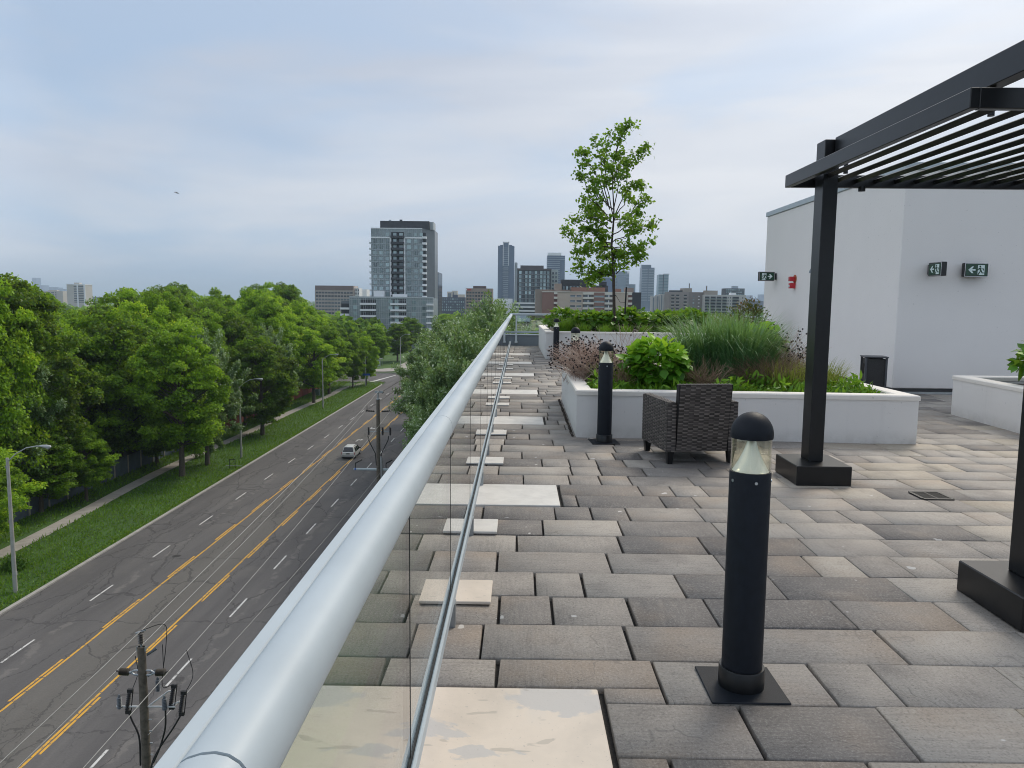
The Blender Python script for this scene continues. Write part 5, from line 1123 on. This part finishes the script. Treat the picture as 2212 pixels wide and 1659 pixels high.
# low bushes on the verge
for i,(x,y,l) in enumerate(((-42.5,62,'dark weedy bush in the long grass right of the near lamp'),(-46.2,108,'ivy clad stump bush at the foot of the second street lamp'))):
    n=1500; e=rng.normal(size=(n,3)); e=unit(e)*rng.uniform(.5,1.,(n,1)); e[:,2]=np.abs(e[:,2]); Rr,hh=(1.1,1.3) if i==0 else (.8,4.3)
    o=empty('verge_bush',(x,y,SZ),l,'bush'); m=MB(); m.tube([(0,0,0),(.1,0,hh*.6)],[.05,.02],5); m.build('stem',BARKD,o)
    leaves('foliage',e*np.array([Rr,Rr,hh])+[0,0,0.05],rng.normal(size=(n,3)),e+rng.normal(size=(n,3))*.4,.16,.12,np.clip(rng.normal(size=n)*.15+.25,0,1),LF_HEDGE,o,.1,.1,'rhomb')
# ================================================================== TERRACE PLANTS
def tri_stems(name,A,B,r,tone,mat,parent,mid=None):
    """thin three sided stems from A to B through mid (all (n,3))"""
    n=len(A); pts=[A,B] if mid is None else [A,mid,B]; d=unit(B-A); s=unit(np.cross(d,np.array([[.31,.95,.02]]))); q=np.cross(d,s); V=[]
    rr=np.broadcast_to(r,(n,))[:,None]
    for i,p in enumerate(pts):
        k=1.-.45*i/(len(pts)-1)
        for a in (0,2.094,4.189): V.append(p+(s*math.cos(a)+q*math.sin(a))*rr*k)
    m=len(V); V=np.stack(V,1).reshape(-1,3); b=np.arange(n)[:,None]*m; F=[]
    for i in range(len(pts)-1):
        for k in range(3): F.append(b+np.array([[3*i+k,3*i+(k+1)%3,3*i+3+(k+1)%3,3*i+3+k]]))
    return mesh_np(name,V,np.concatenate(F),mat,parent,np.tile(tone,len(F)))
def heads(name,P,r,mat,parent):
    n=len(P); r=np.broadcast_to(r,(n,))[:,None]; V=[];ring=8
    dirs=[(0,0,1.)]+[(math.cos(a)*.9,math.sin(a)*.9,.35) for a in np.arange(6)*1.047]+[(math.cos(a+.5)*.85,math.sin(a+.5)*.85,-.45) for a in np.arange(6)*1.047]+[(0,0,-.9)]
    V=np.stack([P+np.array([d])*r*rng.uniform(.8,1.2,(n,1)) for d in dirs],1).reshape(-1,3); b=np.arange(n)[:,None]*14; F=[]
    for k in range(6):
        j=(k+1)%6; F+=[(0,1+k,1+j),(13,7+j,7+k),(1+k,7+k,1+j),(1+j,7+k,7+j)]
    F=np.concatenate([b+np.array([f]) for f in F]); return mesh_np(name,V,F,mat,parent)
def broadleaf(name,loc,label,rx,ry,H,n,ls,mat,tb=.0,cat='shrub',group=None,asp=.72,base=.1,top_bright=.35,lump=.18):
    o=empty(name,loc,label,cat,group); k=int(n)
    e=unit(rng.normal(size=(k,3))); rr=rng.uniform(.25,1.,(k,1))**.45; e=e*rr; ph=np.arctan2(e[:,1],e[:,0])
    f=1+lump*np.sin(3*ph+loc[0]*7)+lump*.7*np.sin(7*ph+e[:,2]*5)
    P=np.stack([e[:,0]*rx*f,e[:,1]*ry*f,base+(H-base)*(.5+.5*e[:,2]*(1+.12*np.sin(5*ph+loc[1])))],1)
    out=unit(np.stack([e[:,0],e[:,1],e[:,2]*.6+.15],1)); D=out*.9+rng.normal(size=(k,3))*.45+np.array([0,0,-.12]); Nn=out*.45+np.array([0,0,.8])+rng.normal(size=(k,3))*.35
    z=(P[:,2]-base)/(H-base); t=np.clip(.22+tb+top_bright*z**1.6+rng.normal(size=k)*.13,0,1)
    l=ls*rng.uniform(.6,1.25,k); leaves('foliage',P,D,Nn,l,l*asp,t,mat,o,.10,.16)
    m=int(min(60,12+k/40)); A=np.stack([rng.normal(size=m)*rx*.18,rng.normal(size=m)*ry*.18,np.zeros(m)],1); idx=rng.integers(0,k,m)
    tri_stems('stems',A,P[idx],.006,rng.uniform(0,.5,m),LF_DRY,o); return o
def tuft(name,loc,label,n,H,spread,bend,w,mat,cat,tb=.0,group=None,base=.1,wind=(0,0)):
    o=empty(name,loc,label,cat,group); a=rng.uniform(0,6.283,n); r=np.sqrt(rng.random(n))*base
    P=np.stack([r*np.cos(a),r*np.sin(a),np.zeros(n)],1); D=np.stack([np.cos(a),np.sin(a)],1)+rng.normal(size=(n,2))*.35+np.array([wind]); h=H*rng.uniform(.55,1.08,n); bd=np.clip(rng.uniform(.35,1.,n)*bend*(.5+r/base*.6),.08,1.05)
    t=np.clip(.2+tb+.5*rng.random(n)+.2*(h/H-.6),0,1); blades('blades',P,D,h,bd,w*rng.uniform(.7,1.2,n),t,mat,o,6); return o
def dried(name,loc,label,n,H,rx,ry,mat,headr=.013,cat='dried flowers',hd=.42,lean=(0,0)):
    o=empty(name,loc,label,cat); A=np.stack([rng.normal(size=n)*rx*.30,rng.normal(size=n)*ry*.30,np.zeros(n)],1); a=rng.uniform(0,6.283,n); r=np.sqrt(rng.random(n))
    h=H*rng.uniform(.45,1.05,n)*(1-.28*r**2)
    B_=np.stack([r*rx*np.cos(a)+lean[0]*h,r*ry*np.sin(a)+lean[1]*h,h],1); mid=(A+B_)/2; mid[:,:2]-=(B_[:,:2]-A[:,:2])*.16; mid+=rng.normal(size=(n,3))*.015
    tri_stems('stems',A,B_,.0036,rng.random(n),mat,o,mid)
    k=n//2; i=rng.integers(0,n,k); s=mid[i]+(B_[i]-mid[i])*rng.uniform(.1,.6,(k,1)); e=s+np.stack([rng.normal(size=k)*.05,rng.normal(size=k)*.05,rng.uniform(.05,.14,k)],1); tri_stems('side_twigs',s,e,.0018,rng.random(k),mat,o)['kind']='stuff'
    q=rng.random(n)<hd
    if q.any(): heads('seed_heads',np.concatenate([B_[q],e[rng.random(k)<hd*.8]]),headr,SEED,o)['kind']='stuff'
    return o
S1=.44; S2=.64
rng=np.random.default_rng(21)
dried('dried_coneflowers',(1.02,10.1,S1),'pinkish dried seed head stems spilling over the left planter edge',900,.60,.56,1.15,LF_PINK,.0125,lean=(-.25,-.05))
dried('dried_coneflowers',(1.55,11.2,S1),'sparse dark seed heads standing behind the round leafed bush',70,.80,.75,.45,LF_PINK,.013)
dried('dried_coneflowers',(3.45,10.0,S1),'dark seed heads on dry stems left of the pergola post',300,.78,.62,.55,LF_PINK,.0135)
dried('dry_grass',(3.05,9.25,S1),'tangled straw coloured dry grass right of the tall green grass',420,.50,.55,.32,LF_DRY,.006,hd=.06,cat='dry grass')
dried('dry_grass',(2.18,8.95,S1),'straw coloured bent twigs between round leafed bush and tall grass',150,.45,.36,.25,LF_DRY,.006,hd=.0,cat='dry grass')
dried('dry_grass',(1.28,9.1,S1),'straw stems beside the second bollard light in the planter',110,.42,.26,.3,LF_DRY,.006,hd=.03,cat='dry grass')
broadleaf('round_leafed_bush',(1.66,9.05,S1-.02),'bright lime green round leafed bush left of the armchair',.36,.33,.64,950,.108,LF_HYD,.02,'bush',top_bright=.6,asp=.86)
tuft('ornamental_grass',(2.50,10.1,S1),'tall arching blue green grass clump, left half of the pair',1250,1.22,.5,.92,.020,LF_GRASS,'ornamental grass',.05,base=.36,wind=(-.15,-.2))
tuft('ornamental_grass',(2.86,9.75,S1),'tall arching blue green grass clump, right half of the pair',1250,1.20,.5,.82,.020,LF_GRASS,'ornamental grass',.0,base=.34,wind=(.2,-.2))
broadleaf('tulip_shrub',(3.42,11.0,S1),'light green broad lobed shrub behind the tall grass',.42,.3,.72,130,.17,LF_HYD,.25,'bush',asp=.95,top_bright=.3)
tuft('spiky_plant',(3.25,9.35,S1),'yellowing olive green stems tangled right of the tall grass',900,.52,.4,.8,.008,LF_OLIVE,'plant',.15,base=.42)
tuft('spiky_plant',(3.75,9.6,S1),'yellowing olive green stems just left of the pergola post',600,.5,.4,.8,.008,LF_OLIVE,'plant',.1,base=.35)
tuft('spiky_plant',(1.12,9.55,S1),'yellow green spiky leaves beside the pinkish dried stems',300,.40,.3,.75,.012,LF_LILY,'plant',.1,base=.2)
def cover(name,xs,y0f,y1f,z,n,ls,asp,mat,label,tb=0,up=.8,h=.12):
    x=rng.uniform(xs[0],xs[1],n); t=rng.random(n); y=np.array([y0f(a) for a in x])*(1-t)+np.array([y1f(a) for a in x])*t
    hh=h*(.6+.4*np.sin(x*9+np.sin(y*7)*2))*(.5+.5*np.sin(y*11+x*3)+.3)+.02
    P=np.stack([x,y,z+rng.random(n)*hh],1); D=rng.normal(size=(n,3))*.7+np.array([0,-.15,up]); l=ls*rng.uniform(.6,1.3,n)
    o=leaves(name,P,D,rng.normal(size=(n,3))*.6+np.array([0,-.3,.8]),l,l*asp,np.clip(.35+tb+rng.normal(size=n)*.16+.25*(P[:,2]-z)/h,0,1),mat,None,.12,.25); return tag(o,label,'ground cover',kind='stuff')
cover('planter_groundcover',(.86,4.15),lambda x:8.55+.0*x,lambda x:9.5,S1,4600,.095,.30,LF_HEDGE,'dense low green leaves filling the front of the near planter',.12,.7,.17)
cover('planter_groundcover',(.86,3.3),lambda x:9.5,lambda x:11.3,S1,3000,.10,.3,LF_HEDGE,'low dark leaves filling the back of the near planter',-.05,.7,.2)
# loose seed debris & weeds by the planter foot
n=520; tt=rng.random(n); P=np.stack([.628-.03*rng.random(n)+.015*tt,8.4+3.3*tt,np.full(n,.012)],1); o=heads('leaf_litter',P,rng.uniform(.003,.008,n),SOIL,None); tag(o,'dark crumbs of soil and litter along the planter foot','litter',kind='stuff')
for i in range(9):
    x=1.35+i*.62; R=.42+.10*rng.random()
    if i in (7,8): continue
    broadleaf('hedge_bush',(x+rng.uniform(-.08,.08),21.6+rng.uniform(-.5,.6),S2),'broad leafed hedge bush in far planter, %s from the left'%ORD[i],R*1.15,.5,.56+.16*rng.random(),480,.155,LF_HEDGE,.05,'bush','hedge bushes in the far planter',asp=.8)
for i,(x,y) in enumerate(((4.6,23.4),(5.3,22.9),(5.9,23.5))):
    broadleaf('juniper',(x+.2,y-1.,S2),'yellow green feathery juniper, %s from the left in far planter'%ORD[i],.75,.5,.60,1700,.075,LF_JUN,.1,'juniper','junipers in the far planter',asp=.28,top_bright=.4,lump=.3)
for i,(x,y) in enumerate(((1.2,20.9),(1.55,21.4))):
    tuft('daylily',(x,y,S2),'arching bright green grassy clump at left end of far planter, %s'%('front' if i==0 else 'rear'),420,.62,.3,.8,.014,LF_LILY,'daylily',.15,base=.2,group='grassy clumps in the far planter')
for i in range(8):
    x=1.75+i*.55
    tuft('daylily',(x,20.55+rng.uniform(-.1,.15),S2),'low dark daylily clump along the front of far planter, %s from left'%ORD[i],240,.42,.3,.8,.013,LF_LILY,'daylily',-.08,base=.18,group='low daylilies along the far planter front')
o=broadleaf('red_tinged_shrub',(5.45,18.2,0.4),'red tipped shrub beside the left edge of penthouse wall',.42,.4,1.25,1500,.075,LF_RED,.0,'shrub',asp=.5,top_bright=.55,lump=.3)
# pot / low planter carrying the red shrub
m=MB(); m.box(5.0,5.95,17.8,18.6,0,.42,.01); pt=m.build('tub',STUCCO); tag(pt,'low white tub holding the red tipped shrub by the wall','planter')
broadleaf('round_leafed_bush',(6.72,9.45,.46),'broad leafed green bush cut off by the right edge',.50,.45,.66,700,.13,LF_HYD,-.10,'bush',asp=.75)
# ------------------------------------------------ young tree, stake and tie
ty=21.4; yt=empty('young_tree',at(1327,690,ty),'slender young tree with open crown rising from the far planter','tree'); yt.location.z=S2
base=yt.location.copy()
def zp(x,y,dy=0.):
    return at((2050+x/2.074)/1.736,(400+y/2.074)/1.736,ty+dy)-base
tm=MB(); tk=[Vector((0,0,-.05)),zp(525,1600),zp(522,1400,.02),zp(520,1230,.0),zp(505,1080,.03),zp(520,900,-.03),zp(523,800),zp(512,600,.05),zp(520,400,.05),zp(560,280,.0),zp(600,200,0),zp(650,140,0)]
tm.tube(tk,[.048,.045,.042,.038,.031,.025,.02,.014,.01,.007,.005,.003],9); tm.build('trunk',BARKD,yt,True)
LM_=[[(540,380),(560,280),(600,200),(650,140)],[(525,1300),(440,1275),(340,1330),(320,1385)],[(520,1320),(450,1310),(330,1260),(200,1170)],[(535,1300),(640,1210),(740,1180)],[(500,1090),(400,1105),(300,1130),(215,1110)],[(480,1085),(300,1050),(200,1010),(150,925)],[(500,950),(430,900),(330,850),(300,800)],[(480,1080),(420,1000),(300,900),(200,880)],[(510,900),(430,800),(330,700),(280,540),(240,500)],[(520,880),(600,760),(630,480),(700,370),(770,285)],[(490,800),(430,560),(420,400),(375,250)],[(480,780),(380,520),(300,400),(270,350)],[(505,1050),(600,1010),(700,960),(830,900)],[(510,1100),(620,1090),(720,1080),(830,1050)],[(520,880),(640,860),(700,760),(780,700)],[(520,860),(600,700),(650,620),(750,610)],[(520,850),(470,620),(450,450),(480,240)],[(520,1240),(480,1200),(450,1150),(440,1100)],[(500,1000),(580,960),(640,900),(670,930)],[(515,900),(420,850),(360,760),(340,720)],[(523,800),(560,600),(590,480),(600,430)],[(505,1080),(570,1150),(640,1140),(720,1130)],[(512,600),(540,520),(560,450),(545,350)],[(525,800),(400,700),(370,600),(360,560)],[(505,1060),(430,1050),(360,960),(310,940)],[(520,1250),(540,1180),(500,1130),(560,1120)],[(440,1275),(380,1300),(300,1290),(240,1255)]]
lp=[];ld=[];limbs=MB()
for L_ in LM_:
    dy=rng.uniform(-.75,.75); n=len(L_); pts=[zp(x,y,dy*(i/(n-1))**.8) for i,(x,y) in enumerate(L_)]
    P=[]
    for i in range(n-1):
        for t in (0,.33,.66): P.append(pts[i].lerp(pts[i+1],t)+Vector(rng.normal(size=3)*.012))
    P.append(pts[-1]); r0=.017 if n>3 else .015
    limbs.tube(P,[r0*(1-.8*i/(len(P)-1)) for i in range(len(P))],6)
    tot=len(P)
    for i in range(2 if tot>8 else 1,tot):
        f=i/(tot-1)
        for c in range(int((1 if rng.random()<.62 else 2) if f>.3 else (rng.random()<.6))):
            c0=P[i]+Vector(rng.normal(size=3)*(.10 if f<.99 else .05)); limbs.tube([P[i],c0],[.005,.002],4,False); lp.append(c0); ld.append(.55+.45*f)
limbs.build('limbs',BARKD,yt,True)
c=np.array([tuple(v) for v in lp]); k=25; n=len(c)*k; sp=np.repeat(rng.uniform(.055,.125,len(c)),k)
P=np.repeat(c,k,0)+rng.normal(size=(n,3))*sp[:,None]*np.array([.85,.85,.6]); D=rng.normal(size=(n,3))*.6+np.array([.45,0,-.25]); ct=np.repeat(rng.beta(2,2,len(c)),k)
leaves('foliage',P,D,rng.normal(size=(n,3))*.6+np.array([0,-.2,.6]),.095*rng.uniform(.6,1.3,n),.062,np.clip(ct*.45+.12+rng.normal(size=n)*.13+.12*(P-np.repeat(c,k,0))[:,2]/sp,0,1),LF_YOUNG,yt,.1,.2)
m=MB(); m.box(-.02,.02,-.02,.02,-.75,0); st=m.build('tree_stake',BLACKM); st.location=at(1353,620,ty+.1); st.rotation_euler=(0,.03,0); tag(st,'thin black stake standing right of the young tree trunk','stake')
m=MB(); a=base+zp(526,1468); b=st.location+Vector((0,0,-.43)); m.tube([a+Vector((.04,-.04,0)),a.lerp(b,.5)+Vector((0,0,-.09)),b],.007,5); m.lathe([(.052,-.012),(.052,.012)],0,0,12,Matrix.Translation(a)); tag(m.build('tree_tie',CABL,None,True),'slack tie looped from young tree trunk to its stake','tree tie')
# ================================================================== HAZE
def haze():
    m=MB(); m.box(-14500,14500,-1000,27000,SZ-1.2,330); M=bpy.data.materials.new('air_haze'); M.use_nodes=True; t=M.node_tree; t.nodes.remove(t.nodes['Principled BSDF'])
    v=t.nodes.new('ShaderNodeVolumePrincipled'); v.inputs['Color'].default_value=(.70,.86,1.,1); v.inputs['Density'].default_value=.00012; v.inputs['Anisotropy'].default_value=.0
    t.links.new(v.outputs[0],t.nodes['Material Output'].inputs['Volume']); tag(m.build('haze',M),'thin blue haze fading the far skyline','haze',kind='stuff')
haze()
